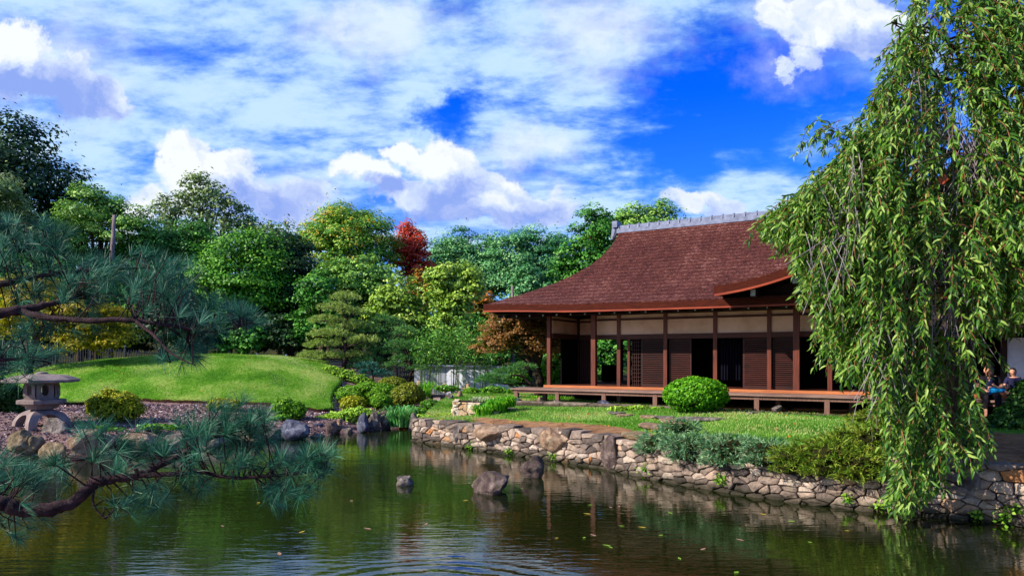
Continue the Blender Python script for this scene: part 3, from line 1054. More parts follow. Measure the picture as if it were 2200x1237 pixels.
# entrance wing roof: its concave verge faces the pond
WX0, WXC, WY = 6.19, 12.2, -1.8
def wing_z(x):
    t = abs(WXC - x) / (WXC - WX0)      # 0 peak, 1 eave tip
    u = 1 - t
    return 4.66 + 1.15 * u * .55 + 2.3 * u ** 2.2
mb = MB()
xs = np.linspace(WX0, 2 * WXC - WX0, 49)
ysw = np.linspace(WY, 5.2, 16)
V, F = [], []
for y in ysw:
    for x in xs: V.append((x, y, wing_z(x) + .01 * mnoise.noise(Vector((x * 3, y * 3, 1)))))
n = len(xs)
for j in range(len(ysw) - 1):
    for i in range(n - 1): F.append((j * n + i, j * n + i + 1, (j + 1) * n + i + 1, (j + 1) * n + i))
k = len(V)
V += [(x, y, z - .2) for x, y, z in V]
F += [tuple(reversed([i + k for i in f])) for f in F]
for i in range(n - 1): F.append((k + i, k + i + 1, i + 1, i))
for j in range(len(ysw) - 1): F.append((j * n, (j + 1) * n, k + (j + 1) * n, k + j * n))
wing = mb.add(V, F).build('wing_roof', BARKROOF, house, sm=True)
try: wing.data.set_sharp_from_angle(angle=R(40))
except Exception: pass
pth = [(x, WY, wing_z(x), 0, -1) for x in xs]
eave_strip('verge_edge', pth, -.25, -.04, .02, BARKEDGE, wing)
eave_strip('verge_board', pth, -.31, -.252, .035, WOOD_EDGE, wing)
eave_strip('eave_board', [(WX0, y, 4.66, -1, 0) for y in ysw[:6]], -.25, -.03, .02, BARKEDGE, wing)
# dark gable wall and purlins under the wing
mb = MB()
V = [(x, -.5, wing_z(x) - .26) for x in xs] + [(x, -.5, 4.1) for x in xs]
F = [(n + i, n + i + 1, i + 1, i) for i in range(n - 1)]
mb.add(V, F)
mb.build('gable_boards', WOOD_DARK, wing)
for x in (7.2, 8.3, 9.4, 12.2, 15, 16.1):
    mb = MB()
    zz = wing_z(x) - .5
    mb.box(x - .07, x + .07, -1.6, -.45, zz, zz + .2)
    mb.box(x - .065, x + .065, -1.606, -1.6, zz + .01, zz + .19, 1)
    mb.build('purlin', [WOOD_DARK, PAINT_END], wing)

# floors and decks
ZF = 1.63
mb = MB()
mb.box(-.12, 15.5, .0, 9.6, ZF - .08, ZF)
mb.build('floor', WOOD_BEAM, house)
mb = MB()
mb.box(-.16, 15.5, -.12, -.002, ZF - .075, ZF + .012)
mb.build('floor_edge', WOOD_FRESH, house)
DZ = 1.545
deck = MB()
for k in range(5):
    y0 = -1.0 + k * .175
    deck.box(-1.02 + .02 * math.sin(k * 9), 15.4, y0, y0 + .168, DZ - .05 + .004 * math.sin(k * 5), DZ + .004 * math.sin(k * 5))
deck = deck.build('deck', WOOD_GREY, house)
mb = MB()
mb.box(-.95, 15.3, -.93, -.83, DZ - .155, DZ - .052)
mb.build('deck_beam', WOOD_LEG, deck)
l0 = None
for px_ in (1110, 1198, 1298, 1408, 1520, 1626, 1777, 1960):
    x = hx(px_, -.88)
    if l0 is None:
        l0 = MB().box(-.065, .065, -.945, -.815, .98, DZ - .053).build('leg', WOOD_LEG, deck); l0.location.x = x
    else:
        o = l0.copy(); COL.objects.link(o); o.parent = deck; o.location.x = x
b0 = None
for px_ in (1170, 1330, 1480, 1672, 1830):
    x = hx(px_, .1)
    if b0 is None:
        b0 = MB().box(-.07, .07, .05, .19, 1.0, ZF - .082).build('floor_post', WOOD_LEG, house); b0.location.x = x
    else:
        o = b0.copy(); COL.objects.link(o); o.parent = house; o.location.x = x
mb = MB()
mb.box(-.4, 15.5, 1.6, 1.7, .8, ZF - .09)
mb.build('underfloor_shade_sheet', VOID, house)  # near-black sheet carries the shade under the floor in its colour

# posts on the veranda's edge
RY = .45
for px_, wd in ((1180, .13), (1275.5, .16), (1711, .17), (1950, .16)):
    x = hx(px_, .06)
    p0 = MB().box(x - wd / 2, x + wd / 2, .0, wd, ZF + .002, 4.24).build('post', WOOD_RED, house)
POSTX = [hx(q, RY) for q in (1330, 1430, 1537, 1653, 1783, 1905)]
for x in POSTX:
    MB().box(x - .06, x + .06, RY - .06, RY + .06, ZF + .002, 4.2).build('post', WOOD_RED, house)
# head beam, lintels
mb = MB()
mb.box(-.1, 15.5, .02, .14, 4.05, 4.24)
mb.build('head_beam', WOOD_DARK, house)
xk0 = hx(1279, RY)
mb = MB()
mb.box(xk0, 15.5, RY - .05, RY + .05, 3.22, 3.38)
mb.box(xk0, 15.5, RY - .045, RY + .045, 3.86, 3.93)
mb.build('lintel', WOOD_BEAM, house)
mb = MB()
mb.box(0.0, .10, .14, 2.3, 3.28, 3.46)
mb.box(0.01, .09, .14, 2.3, 3.92, 3.98)
mb.box(.1, xk0 + .3, 2.3, 2.4, 3.28, 3.46)
mb.box(.1, xk0 + .3, 2.31, 2.39, 3.92, 3.98)
mb.build('lintel', WOOD_BEAM, house)
MB().box(-.02, .12, 2.25, 2.39, ZF, 4.3).build('post', WOOD_DARK, house)
xs_ = [xk0] + POSTX + [15.4]
for a, b in zip(xs_[:-1], xs_[1:]):
    MB().box(a + .062, b - .062, RY - .012, RY + .012, 3.382, 3.858).build('plaster_panel', PLASTER, house)
    MB().box(a + .062, b - .062, RY - .012, RY + .012, 3.932, 4.045).build('plaster_panel', PLASTER, house)
MB().box(.035, .06, .15, 2.24, 3.462, 3.918).build('plaster_panel', PLASTER, house)
MB().box(.035, .06, .15, 2.24, 3.982, 4.1).build('plaster_panel', PLASTER, house)
MB().box(.13, xk0 + .25, 2.335, 2.36, 3.462, 3.918).build('plaster_panel', PLASTER, house)
MB().box(.13, xk0 + .25, 2.335, 2.36, 3.982, 4.1).build('plaster_panel', PLASTER, house)
# corner room boards
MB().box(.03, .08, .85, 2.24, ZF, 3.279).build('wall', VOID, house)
def boards(name, x0, x1, y, z0, z1, mat, n):
    mb = MB()
    w_ = (x1 - x0) / n
    for i in range(n): mb.box(x0 + i * w_ + .004, x0 + (i + 1) * w_ - .004, y - .015 - .004 * (i % 2), y + .015, z0, z1)
    mb.box(x0, x1, y + .016, y + .03, z0, z1)
    return mb.build(name, mat, house)
boards('wall', .13, hx(1277, 2.3), 2.33, ZF, 3.279, WOOD_SLAT, 7)

# shutters between the posts
def shutter(x0, x1, y=RY + .09):
    z0, z1 = ZF + .01, 3.215
    mb = MB()
    mb.box(x0, x0 + .05, y - .02, y + .02, z0, z1)
    mb.box(x1 - .05, x1, y - .02, y + .02, z0, z1)
    mb.box(x0 + .05, x1 - .05, y - .02, y + .02, z0, z0 + .07)
    mb.box(x0 + .05, x1 - .05, y - .02, y + .02, z1 - .05, z1)
    mb.box(x0 + .05, x1 - .05, y + .004, y + .014, z0 + .07, z1 - .05)
    s = mb.build('shutter', WOOD_SLAT, house)
    mb = MB()
    z = z0 + .085
    while z < z1 - .07:
        mb.add([(x0 + .05, y + .003, z), (x1 - .05, y + .003, z), (x1 - .05, y - .03, z - .012), (x0 + .05, y - .03, z - .012), (x0 + .05, y + .003, z + .03), (x1 - .05, y + .003, z + .03), (x1 - .05, y - .03, z + .012), (x0 + .05, y - .03, z + .012)],
               [(0, 3, 2, 1), (4, 5, 6, 7), (3, 7, 6, 2), (0, 4, 7, 3), (1, 2, 6, 5)])
        z += .062
    mb.build('slats', WOOD_SLAT, s)
for a, b in ((1376, 1428), (1436, 1484), (1595, 1650), (1659, 1706)):
    shutter(hx(a, RY), hx(b, RY))
# paper lattice screen left of the shutters
xa, xb = hx(1349, RY), hx(1375, RY)
mb = MB()
mb.box(xa, xa + .07, RY + .06, RY + .1, ZF, 3.22)
for k in range(1, 5): mb.box(xa + .07 + (xb - xa - .1) * k / 5, xa + .085 + (xb - xa - .1) * k / 5, RY + .08, RY + .1, ZF, 3.22)
for k in range(12): mb.box(xa + .07, xb, RY + .079, RY + .099, ZF + .05 + k * .13, ZF + .065 + k * .13)
mb.build('lattice_screen', WOOD_SLAT, house)
MB().box(xa + .1, xb, RY + .12, RY + .13, ZF, 3.22).build('lattice_backing', VOID, house)
MB().box(xa - .02, xa + .06, RY + .0, RY + .055, ZF, 3.22).build('post', WOOD_RED, house)
# curtain hanging inside one opening
mb = MB()
xa, xb = hx(1546, .9), hx(1592, .9)
V, F = [], []
for i in range(25):
    x = xa + (xb - xa) * i / 24
    y = .95 + .035 * math.sin(i * 1.9)
    V += [(x, y, ZF + .25), (x, y, 3.3)]
F = [(2 * i, 2 * i + 2, 2 * i + 3, 2 * i + 1) for i in range(24)]
mb.add(V, F).build('curtain', CURTAIN, house)
# the room inside: ceiling, rear walls with one opening to the back garden
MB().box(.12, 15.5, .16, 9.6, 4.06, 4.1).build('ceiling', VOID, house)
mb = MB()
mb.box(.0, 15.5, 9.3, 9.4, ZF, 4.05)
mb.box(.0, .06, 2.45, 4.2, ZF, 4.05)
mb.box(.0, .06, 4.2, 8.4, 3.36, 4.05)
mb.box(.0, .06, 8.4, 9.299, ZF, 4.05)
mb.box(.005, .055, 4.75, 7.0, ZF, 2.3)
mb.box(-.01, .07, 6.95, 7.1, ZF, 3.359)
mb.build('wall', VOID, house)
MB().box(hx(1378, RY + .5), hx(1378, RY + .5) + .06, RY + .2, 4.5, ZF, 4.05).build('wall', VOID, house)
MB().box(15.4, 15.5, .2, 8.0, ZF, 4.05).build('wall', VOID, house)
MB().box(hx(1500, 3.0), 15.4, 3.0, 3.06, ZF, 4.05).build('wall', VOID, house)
# pale wall panel at the far right, beyond the visitors
xw = hx(2164, 1.8)
MB().box(xw, xw + 1.5, 1.8, 1.86, ZF + .01, 3.15).build('white_panel', WHITEPL, house)
MB().box(xw - .16, xw - .02, 1.75, 1.89, ZF, 4.0).build('post', WOOD_DARK, house)

# stone edging below the veranda, footing stones
edge = empty('stone_edging', tuple(h2w(5, -1.2, 1.0)))
tag(edge, 'row of pale dressed edging stones on the ground under the veranda', 'edging')
mb, tones = MB(), []
x = -1.2
rr_ = random.Random(4)
while x < 13:
    L_ = rr_.uniform(.5, 1.1)
    zt = float(np.interp(x, [-1, 4, 9, 13], [1.13, 1.12, 1.04, 1.0]))
    V = [h2w(x + a * L_, -1.42 + b * .5, z) for z in (zt - .3, zt - .025) for a, b in ((.01, 0), (.985, 0), (.985, 1), (.01, 1))]
    V += [h2w(x + a * L_, -1.42 + b * .5, zt + rr_.uniform(-.008, .008)) for a, b in ((.03, .03), (.965, .03), (.965, .97), (.03, .97))]
    q = [tuple(Vector(p) - edge.location) for p in V]
    mb.add(q, [(0, 1, 5, 4), (1, 2, 6, 5), (2, 3, 7, 6), (3, 0, 4, 7), (4, 5, 9, 8), (5, 6, 10, 9), (6, 7, 11, 10), (7, 4, 8, 11), (8, 9, 10, 11)])
    tones += [rr_.uniform(.35, .8)] * 9
    x += L_
mb.build('kerb_stones', WALLSTONE, edge, attrs={'tone': tones})
for lab, b, mat, sd in [('dark pointed stone at the left end of the veranda deck', (1101, 1122, 852, 873), ROCK_BLUE, 71), ('grey footing stone under the second deck leg', (1187, 1207, 859, 867), ROCK_GREY, 72),
                        ('bluish rounded footing stone under the third deck leg', (1286, 1314, 859, 872), ROCK_BLUE, 73), ('tan stone lying under the left part of the deck', (1152, 1168, 852, 862), ROCK_TAN, 74),
                        ('pale stone under the deck behind the right legs', (1660, 1680, 870, 882), ROCK_GREY, 75)]:
    Y = h2w(hx((b[0] + b[1]) / 2, -.95), -.95, 0)[1]
    rock('footing_stone', lab, *b, Y, mat, sd, group='stones under the veranda')
# stepping stones in the terrace lawn
for i, (lab, b, mat) in enumerate([
    ('small flat stepping stone nearest the bright grass tuft', (1080, 1112, 876, 882), ROCK_GREY), ('flat stone sunk in the grass below the bright grass tuft', (1050, 1075, 883, 890), ROCK_TAN),
    ('long thin stepping stone near the pale ground cover', (1304, 1345, 886, 890), ROCK_GREY), ('narrow pinkish stepping stone in mid lawn', (1318, 1362, 890, 895), ROCK_PINK),
    ('small pinkish stepping stone before the big flat slabs', (1376, 1408, 894, 899), ROCK_PINK), ('thin grey slab behind the thick pink slab', (1406, 1448, 896, 904), ROCK_GREY),
    ('thick pink slab with a broken front edge', (1420, 1465, 901, 915), ROCK_PINK), ('long grey flat slab leading to the house', (1455, 1560, 898, 908), ROCK_GREY),
    ('rough reddish slab stepping down to the wall', (1374, 1424, 911, 926), ROCK_PINK), ('broad tan slab flush with the top of the wall', (1340, 1402, 930, 948), ROCK_TAN),
    ('tiny flat stone flush with the grass near the round bush', (1598, 1630, 886, 890), ROCK_GREY)]):
    c = T_((b[0] + b[1]) / 2, (b[1 + 2] + b[2]) / 2)
    s = c[1] / FPX
    dpt = max(.22, (b[3] - b[2]) * s * 4.2)
    me = rock_mesh((b[1] - b[0]) / 2 * s * 1.1, dpt * .8, .11, 80 + i, 7, .12, 3, flat_top=.35)
    me.materials.append(mat)
    o = bpy.data.objects.new('stepping_stone', me); COL.objects.link(o)
    o.location = (c[0], c[1], terrace_z(c[0], c[1]) + .005 + (.05 if b[3] - b[2] > 10 else 0))
    tag(o, lab, 'stepping stone', 'stepping stones across the terrace')
# ------------------------------------------------------------------ foliage
def fib_dirs(n, rng):
    return unit(rng.normal(size=(n, 3)))


def crown_points(lobes, n, rng, clump=.55, front=True, flat=.6, solid=.25):
    """leaf positions, normals and tones on leafy clumps spread over the shells of the lobes [(centre, radii)]"""
    lobes = [(np.asarray(c, float), np.asarray(r, float)) for c, r in lobes]
    area = np.array([(r[0] * r[2] + r[0] * r[1] + r[1] * r[2]) for c, r in lobes])
    nl = np.maximum((n * area / area.sum()).astype(int), 60)
    Ps, Ns, Ts = [], [], []
    for (c, r), k in zip(lobes, nl):
        ncl = max(8, int((area.max() if 0 else (r[0] * r[2] + r[0] * r[1] + r[1] * r[2])) * 4.2 / (clump * clump * 3.0)))
        d = fib_dirs(ncl * 4, rng)
        w_ = np.where(d[:, 2] < -.35, .25, 1.0)
        if front: w_ = w_ * np.where(d[:, 1] > .35, .35, 1.0)
        d = d[rng.uniform(0, 1, len(d)) < w_][:ncl]
        rad = np.where(rng.uniform(0, 1, len(d)) < solid, rng.uniform(.35, .8, len(d)), rng.uniform(.82, 1.06, len(d)))
        cc = c + d * r * rad[:, None]
        # leave out clumps deep inside another lobe
        ok = np.ones(len(cc), bool)
        for (c2, r2) in lobes:
            if c2 is c: continue
            q = np.linalg.norm((cc - c2) / r2, axis=1)
            ok &= q > .62
        if ok.sum() < 3: ok[:] = True
        cc, d = cc[ok], d[ok]
        cr = clump * rng.uniform(.55, 1.35, len(cc))
        ct = rng.uniform(0, 1, len(cc))
        j = rng.choice(len(cc), k, p=cr ** 2 / (cr ** 2).sum())
        off = rng.normal(size=(k, 3))
        off = unit(off) * (rng.uniform(.12, 1, k) ** .33)[:, None]
        off[:, 2] = np.where(off[:, 2] < 0, off[:, 2] * .4, off[:, 2])
        P = cc[j] + off * cr[j][:, None] * np.array([1, 1, flat])
        stray = rng.uniform(0, 1, k) < .04
        P[stray] += (off[stray] + d[j][stray] * .6) * (cr[j][stray] * rng.uniform(.2, .9, stray.sum()))[:, None]
        nrm = unit(d[j] * .55 + off * .95 + np.array([0, 0, .5]) + rng.normal(size=(k, 3)) * .28)
        Ps.append(P); Ns.append(nrm)
        Ts.append(np.clip(ct[j] * .55 + rng.uniform(0, 1, k) * .45, 0, 1))
        # leaves inside the crown close most of the holes
        ki = k // 5
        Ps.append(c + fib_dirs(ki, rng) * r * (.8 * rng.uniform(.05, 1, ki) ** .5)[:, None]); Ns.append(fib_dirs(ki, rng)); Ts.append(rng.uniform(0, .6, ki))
    return np.concatenate(Ps), np.concatenate(Ns), np.concatenate(Ts)


def sublobes(lobes, rng, k=9, f=(.26, .54)):
    """break each big ellipsoid up into billows"""
    outl = []
    for c, r in lobes:
        c, r = np.asarray(c, float), np.asarray(r, float)
        outl.append((c, r * .72))
        d = fib_dirs(k * 3, rng)
        d = d[(d[:, 2] > -.55)][:k]
        for q in d:
            s = rng.uniform(*f)
            outl.append((c + q * r * (1.0 - s * .85), np.array([r.mean()] * 3) * .25 + r * s * .75))
    return outl


def px_lobe(px, py, rx, ry, Y, dep=.85):
    s = Y / FPX
    return (px2w(px, py, Y), np.array([rx * s, (rx + ry) / 2 * s * dep, ry * s]))


def tree(name, label, ell, Y, mat, trunk_px=None, leaf=(.21, .145), n=None, clump=None, seed=0, cat='tree', group=None, k=9, bark=None, trunk_r=.22, dens=1.0, solid=.25, flat=.6, base_z=None, f=(.24, .54)):
    rng = np.random.default_rng(1000 + seed)
    lob = [px_lobe(*(e[:4]), Y + (e[4] if len(e) > 4 else 0)) for e in ell]
    # a broad crown is deep, not a row of balls
    sub = sublobes(lob, rng, k, f) if k else lob
    s = Y / FPX
    area = sum(math.pi * e[2] * e[3] for e in ell) * s * s
    if n is None: n = int(min(42000, dens * area * 5.0 / (leaf[0] * leaf[1] * .5)))
    if clump is None: clump = max(.32, .105 * math.sqrt(area))
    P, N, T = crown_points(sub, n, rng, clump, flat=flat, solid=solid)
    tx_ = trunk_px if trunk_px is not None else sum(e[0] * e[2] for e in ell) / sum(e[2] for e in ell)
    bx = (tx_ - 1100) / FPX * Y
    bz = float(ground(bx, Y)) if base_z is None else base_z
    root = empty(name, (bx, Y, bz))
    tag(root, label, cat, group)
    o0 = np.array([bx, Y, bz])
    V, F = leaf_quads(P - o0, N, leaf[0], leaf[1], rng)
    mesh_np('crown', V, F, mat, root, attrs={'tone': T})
    mb = MB()
    top = max(c[2] + r[2] * .3 for c, r in lob)
    cm = np.mean([c for c, r in lob], axis=0)
    pth = [Vector((0, 0, -.15)), Vector((.06, 0, (top - bz) * .25)), Vector(((cm[0] - bx) * .5, 0, (top - bz) * .6)), Vector((cm[0] - bx, cm[1] - Y, top - bz))]
    mb.tube(pth, [trunk_r * 1.3, trunk_r, trunk_r * .6, trunk_r * .15], 9)
    for c, r in sub[:28]:
        e = Vector(c - o0)
        t = rng.uniform(.25, .75)
        a = pth[1].lerp(pth[2], t)
        mb.tube([a, a.lerp(e, .5) + Vector((0, 0, .12 * (e - a).length)), e], [trunk_r * .42, trunk_r * .25, trunk_r * .08], 5)
    mb.build('trunk', bark or BARK, root, sm=True)
    return root

BG = 'trees along the far edge of the garden'
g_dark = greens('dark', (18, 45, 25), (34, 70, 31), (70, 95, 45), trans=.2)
g_mid = greens('mid', (28, 72, 21), (60, 125, 33), (126, 186, 66), trans=.16)
g_bright = greens('bright', (39, 85, 14), (80, 143, 29), (140, 193, 63), trans=.16)
g_olive = greens('olive', (59, 101, 31), (111, 162, 58), (191, 225, 105), trans=.16)
g_yellow = greens('yellow', (68, 104, 27), (135, 171, 51), (210, 227, 103), trans=.16)
g_blue = greens('bluegreen', (36, 87, 50), (77, 144, 79), (163, 210, 136), trans=.16)
g_grey = greens('greygreen', (55, 84, 46), (111, 138, 73), (182, 196, 117), trans=.16)
g_red = greens('red', (128, 25, 23), (223, 58, 47), (238, 123, 81), trans=.35)
g_orange = greens('orange', (60, 92, 20), (150, 110, 30), (206, 110, 44), trans=.3)
g_maple = greens('maple', (43, 99, 28), (82, 148, 43), (157, 188, 60), (238, 155, 55), trans=.25)
g_gold = greens('gold', (96, 96, 8), (166, 148, 14), (206, 176, 30), trans=.4)
g_bronze = greens('bronze', (74, 62, 22), (124, 88, 36), (160, 104, 62), (146, 124, 66), trans=.3)

tree('deciduous_tree', 'tallest dark green tree rising at the left edge of the picture', [(40, 400, 110, 118), (120, 440, 62, 88), (-60, 420, 90, 130), (60, 520, 120, 90)], 56, g_dark, 60, seed=1, group=BG, trunk_r=.4, dens=.72, leaf=(.38, .24))
tree('deciduous_tree', 'pale yellowish green tree low in front of the tallest dark tree', [(15, 470, 62, 85), (-60, 500, 80, 90), (60, 540, 70, 60)], 47, g_grey, 10, seed=2, group=BG)
tree('deciduous_tree', 'light green tree with a bare snag pole before it', [(196, 480, 62, 70), (240, 450, 36, 36), (150, 540, 70, 60), (285, 500, 50, 52)], 50, g_olive, 210, seed=3, group=BG, dens=.9)
tree('poplar_tree', 'tall loose poplar with several upright spires of foliage', [(428, 440, 26, 66), (395, 455, 40, 50), (462, 440, 24, 58), (500, 470, 32, 60), (352, 470, 22, 48), (440, 520, 110, 50)], 64, g_grey, 440, seed=4, group=BG, dens=.5, leaf=(.36, .2), clump=.7, k=6)
tree('deciduous_tree', 'mid green tree filling the gap below the poplar spires', [(350, 540, 92, 60), (430, 545, 60, 55), (290, 570, 60, 50), (400, 600, 100, 50)], 52, g_mid, 350, seed=5, group=BG)
tree('distant_tree', 'thin pale grey green tree far behind, right of the poplar', [(575, 510, 32, 40), (625, 515, 36, 44), (545, 500, 18, 40), (600, 560, 70, 40)], 72, g_grey, 600, seed=6, group=BG, dens=.45, leaf=(.36, .2), clump=.7)
tree('magnolia_tree', 'large bright green round tree at the back of the knoll', [(525, 600, 92, 88), (470, 650, 56, 64), (540, 550, 66, 50), (500, 705, 84, 54), (450, 600, 36, 50), (585, 640, 50, 60)], 43, g_bright, 520, seed=7, group=BG, trunk_r=.3, k=12)
tree('magnolia_tree', 'shaded right half of the large bright tree, its shade put into deep green leaves', [(625, 610, 76, 90), (600, 560, 50, 48), (650, 680, 70, 70), (580, 710, 80, 48)], 45, g_dark, 620, seed=8, group=BG, trunk_r=.3, k=12, dens=1.2)  # dark side of the large tree, shade set by a deeper leaf colour
tree('maple_tree', 'round topped maple with a touch of orange in its crown', [(750, 535, 86, 84), (705, 520, 50, 56), (795, 540, 46, 66), (740, 490, 60, 38)], 55, g_maple, 750, seed=9, group=BG, trunk_r=.35, k=13)
tree('red_maple_tree', 'scarlet maple standing out above the green trees', [(882, 545, 36, 44), (876, 508, 20, 28), (905, 580, 28, 40), (860, 560, 26, 46)], 58, g_red, 885, seed=10, group=BG, dens=1.1)
tree('deciduous_tree', 'olive green domed tree in front of the orange touched maple', [(770, 615, 78, 62), (730, 640, 52, 52), (815, 640, 46, 60)], 43, g_olive, 770, seed=11, group=BG, k=11)
tree('deciduous_tree', 'mid green bushy tree between the shaded half of the large tree and the clipped pine', [(690, 660, 44, 70), (665, 720, 50, 50), (720, 700, 40, 60)], 40, g_mid, 690, seed=12, group=BG)
tree('deciduous_tree', 'yellow green tree beside the clipped pine', [(848, 640, 44, 50), (870, 690, 50, 50), (820, 680, 34, 36)], 39, g_yellow, 850, seed=13, group=BG)
tree('deciduous_tree', 'yellow green column of stacked leafy billows left of the roof', [(975, 605, 52, 36), (990, 650, 44, 40), (970, 690, 42, 44), (1010, 630, 30, 40), (940, 640, 24, 50)], 38, g_yellow, 985, seed=14, group=BG, k=8)
tree('deciduous_tree', 'small tree with pink tinted leaves between the red maple and the yellow green column', [(905, 615, 22, 34), (930, 640, 20, 40)], 42, g_orange, 910, seed=15, group=BG)
tree('silver_maple_tree', 'feathery blue green tree behind the yellow green column', [(990, 545, 52, 46), (950, 560, 34, 40), (1040, 560, 44, 50), (990, 600, 80, 50)], 62, g_blue, 990, seed=16, group=BG)
tree('silver_maple_tree', 'feathery blue green tree rising over the left tip of the roof', [(1100, 550, 52, 50), (1165, 545, 52, 48), (1130, 600, 90, 50), (1195, 590, 32, 50), (1060, 600, 40, 50)], 60, g_blue, 1130, seed=17, group=BG)
tree('deciduous_tree', 'small pale green rounded tree just above the left roof slope', [(1133, 612, 38, 42), (1120, 650, 44, 30)], 46, g_blue, 1135, seed=18, group=BG)
tree('conifer_tree', 'dense dark pointed tree hugging the left end of the ridge', [(1268, 515, 46, 56), (1250, 570, 52, 46), (1290, 490, 26, 30), (1220, 600, 40, 40), (1310, 540, 40, 60)], 46, g_mid, 1275, seed=19, group=BG, dens=1.1)
tree('deciduous_tree', 'light leaved tree showing over the grey ridge tiles', [(1385, 475, 56, 34), (1420, 465, 34, 26), (1350, 490, 40, 30), (1390, 520, 90, 40)], 56, g_olive, 1390, seed=20, group=BG)
tree('deciduous_tree', 'small orange tinged tree at the tip of the eave', [(1040, 652, 24, 24), (1025, 675, 26, 30)], 41, g_orange, 1042, seed=21, group=BG)
tree('deciduous_tree', 'shaded tree seen through the open rooms of the house', [(1300, 770, 46, 50), (1340, 740, 40, 50), (1270, 800, 40, 40), (1330, 690, 60, 40)], 44, g_mid, 1310, seed=22, group=BG)
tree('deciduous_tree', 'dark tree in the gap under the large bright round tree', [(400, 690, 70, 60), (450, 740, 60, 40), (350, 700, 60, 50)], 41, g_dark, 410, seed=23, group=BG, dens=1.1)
tree('deciduous_tree', 'deep green tree behind the golden maple', [(150, 640, 110, 70), (260, 650, 80, 70), (40, 650, 80, 80), (330, 650, 60, 60)], 43, g_mid, 170, seed=24, group=BG)
tree('deciduous_tree', 'green tree in the shade behind the bamboo', [(900, 730, 70, 50), (1000, 720, 60, 50), (1060, 720, 50, 50)], 41, g_mid, 950, seed=25, group=BG)
tree('golden_maple', 'golden yellow Japanese maple behind the stone lantern', [(215, 690, 78, 46), (130, 665, 90, 52), (60, 640, 70, 50), (240, 735, 50, 30), (170, 735, 60, 30), (20, 700, 50, 40)], 30, g_gold, 60, leaf=(.17, .1), seed=26, cat='maple tree', k=10, flat=.35, dens=.8, trunk_r=.16)
tree('bronze_maple', 'spreading Japanese maple with bronze leaves beside the veranda', [(1105, 715, 78, 34), (1150, 740, 44, 34), (1065, 735, 40, 32), (1130, 695, 50, 18), (1195, 745, 34, 40)], 27, g_bronze, 1157, leaf=(.10, .075), seed=27, cat='maple tree', k=12, flat=.4, dens=1.3, trunk_r=.17, base_z=.95)

tree('dark_shrub', 'deep green leafy shrub at the fence under the large bright tree', [(545, 728, 50, 40), (500, 742, 40, 30)], 40.9, g_mid, 530, seed=31, cat='shrub', trunk_r=.08)
tree('dark_shrub', 'bluish green leafy shrub at the fence under the shaded half of the large tree', [(610, 726, 52, 44), (660, 738, 40, 34)], 40.9, g_dark, 620, seed=32, cat='shrub', trunk_r=.08)
# undergrowth that closes the view below the trees
def undergrowth(label, ells, Y, mat, seed, leaf=(.26, .17), n=9000):
    rng = np.random.default_rng(seed)
    sub = sublobes([px_lobe(*e, Y) for e in ells], rng, 7)
    P, N, T = crown_points(sub, n, rng, .6)
    V, F = leaf_quads(P, N, *leaf, rng)
    tag(mesh_np('undergrowth', V, F, mat, attrs={'tone': T}), label, 'undergrowth', kind='stuff')
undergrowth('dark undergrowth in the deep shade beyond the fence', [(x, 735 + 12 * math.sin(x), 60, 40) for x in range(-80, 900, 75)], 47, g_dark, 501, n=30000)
undergrowth('green undergrowth beyond the white garden wall', [(x, 760, 60, 36) for x in range(860, 1400, 70)], 50, g_mid, 502, n=14000)
undergrowth('distant green tree line closing the horizon', [(x, 700 + 14 * math.sin(x * .7), 150, 70) for x in range(-500, 2900, 170)], 95, g_mid, 503, (.7, .45), 30000)

# ------------------------------------------------------------------ needles
def needle_tufts(C, D, L, wdt, per, rng, spread=.8, droop=.0, seg2=False):
    """tufts of needles at C pointing roughly along D"""
    n = len(C)
    i = np.repeat(np.arange(n), per)
    d = unit(D[i] + rng.normal(size=(n * per, 3)) * spread)
    d[:, 2] -= droop
    d = unit(d)
    ln = (L * rng.uniform(.7, 1.15, n * per))[:, None]
    s = unit(np.cross(d, rng.normal(size=(n * per, 3))))
    P0 = C[i] + d * .004
    P1 = P0 + d * ln * .55
    P2 = P0 + d * ln + np.array([0, 0, -1.0]) * ln * .08
    w_ = wdt
    V = np.stack([P0 - s * w_ * .5, P0 + s * w_ * .5, P1 + s * w_ * .5, P1 - s * w_ * .5, P2], 1).reshape(-1, 3)
    b = np.arange(n * per) * 5
    Q = np.stack([b, b + 1, b + 2, b + 3], -1)
    Tt = np.stack([b + 3, b + 2, b + 4], -1)
    tone = np.clip(np.repeat(rng.uniform(0, 1, n), per) * .6 + rng.uniform(0, 1, n * per) * .4, 0, 1)
    return V, Q, Tt, np.concatenate([tone, tone])

n_light = greens('needle_light', (88, 124, 40), (156, 180, 80), (210, 214, 130), trans=.2)
n_mid = greens('needle_mid', (40, 92, 42), (82, 138, 66), (138, 178, 96), trans=.2)
n_teal = greens('needle_teal', (16, 62, 52), (34, 98, 80), (84, 146, 122), trans=.15, spec=.35)


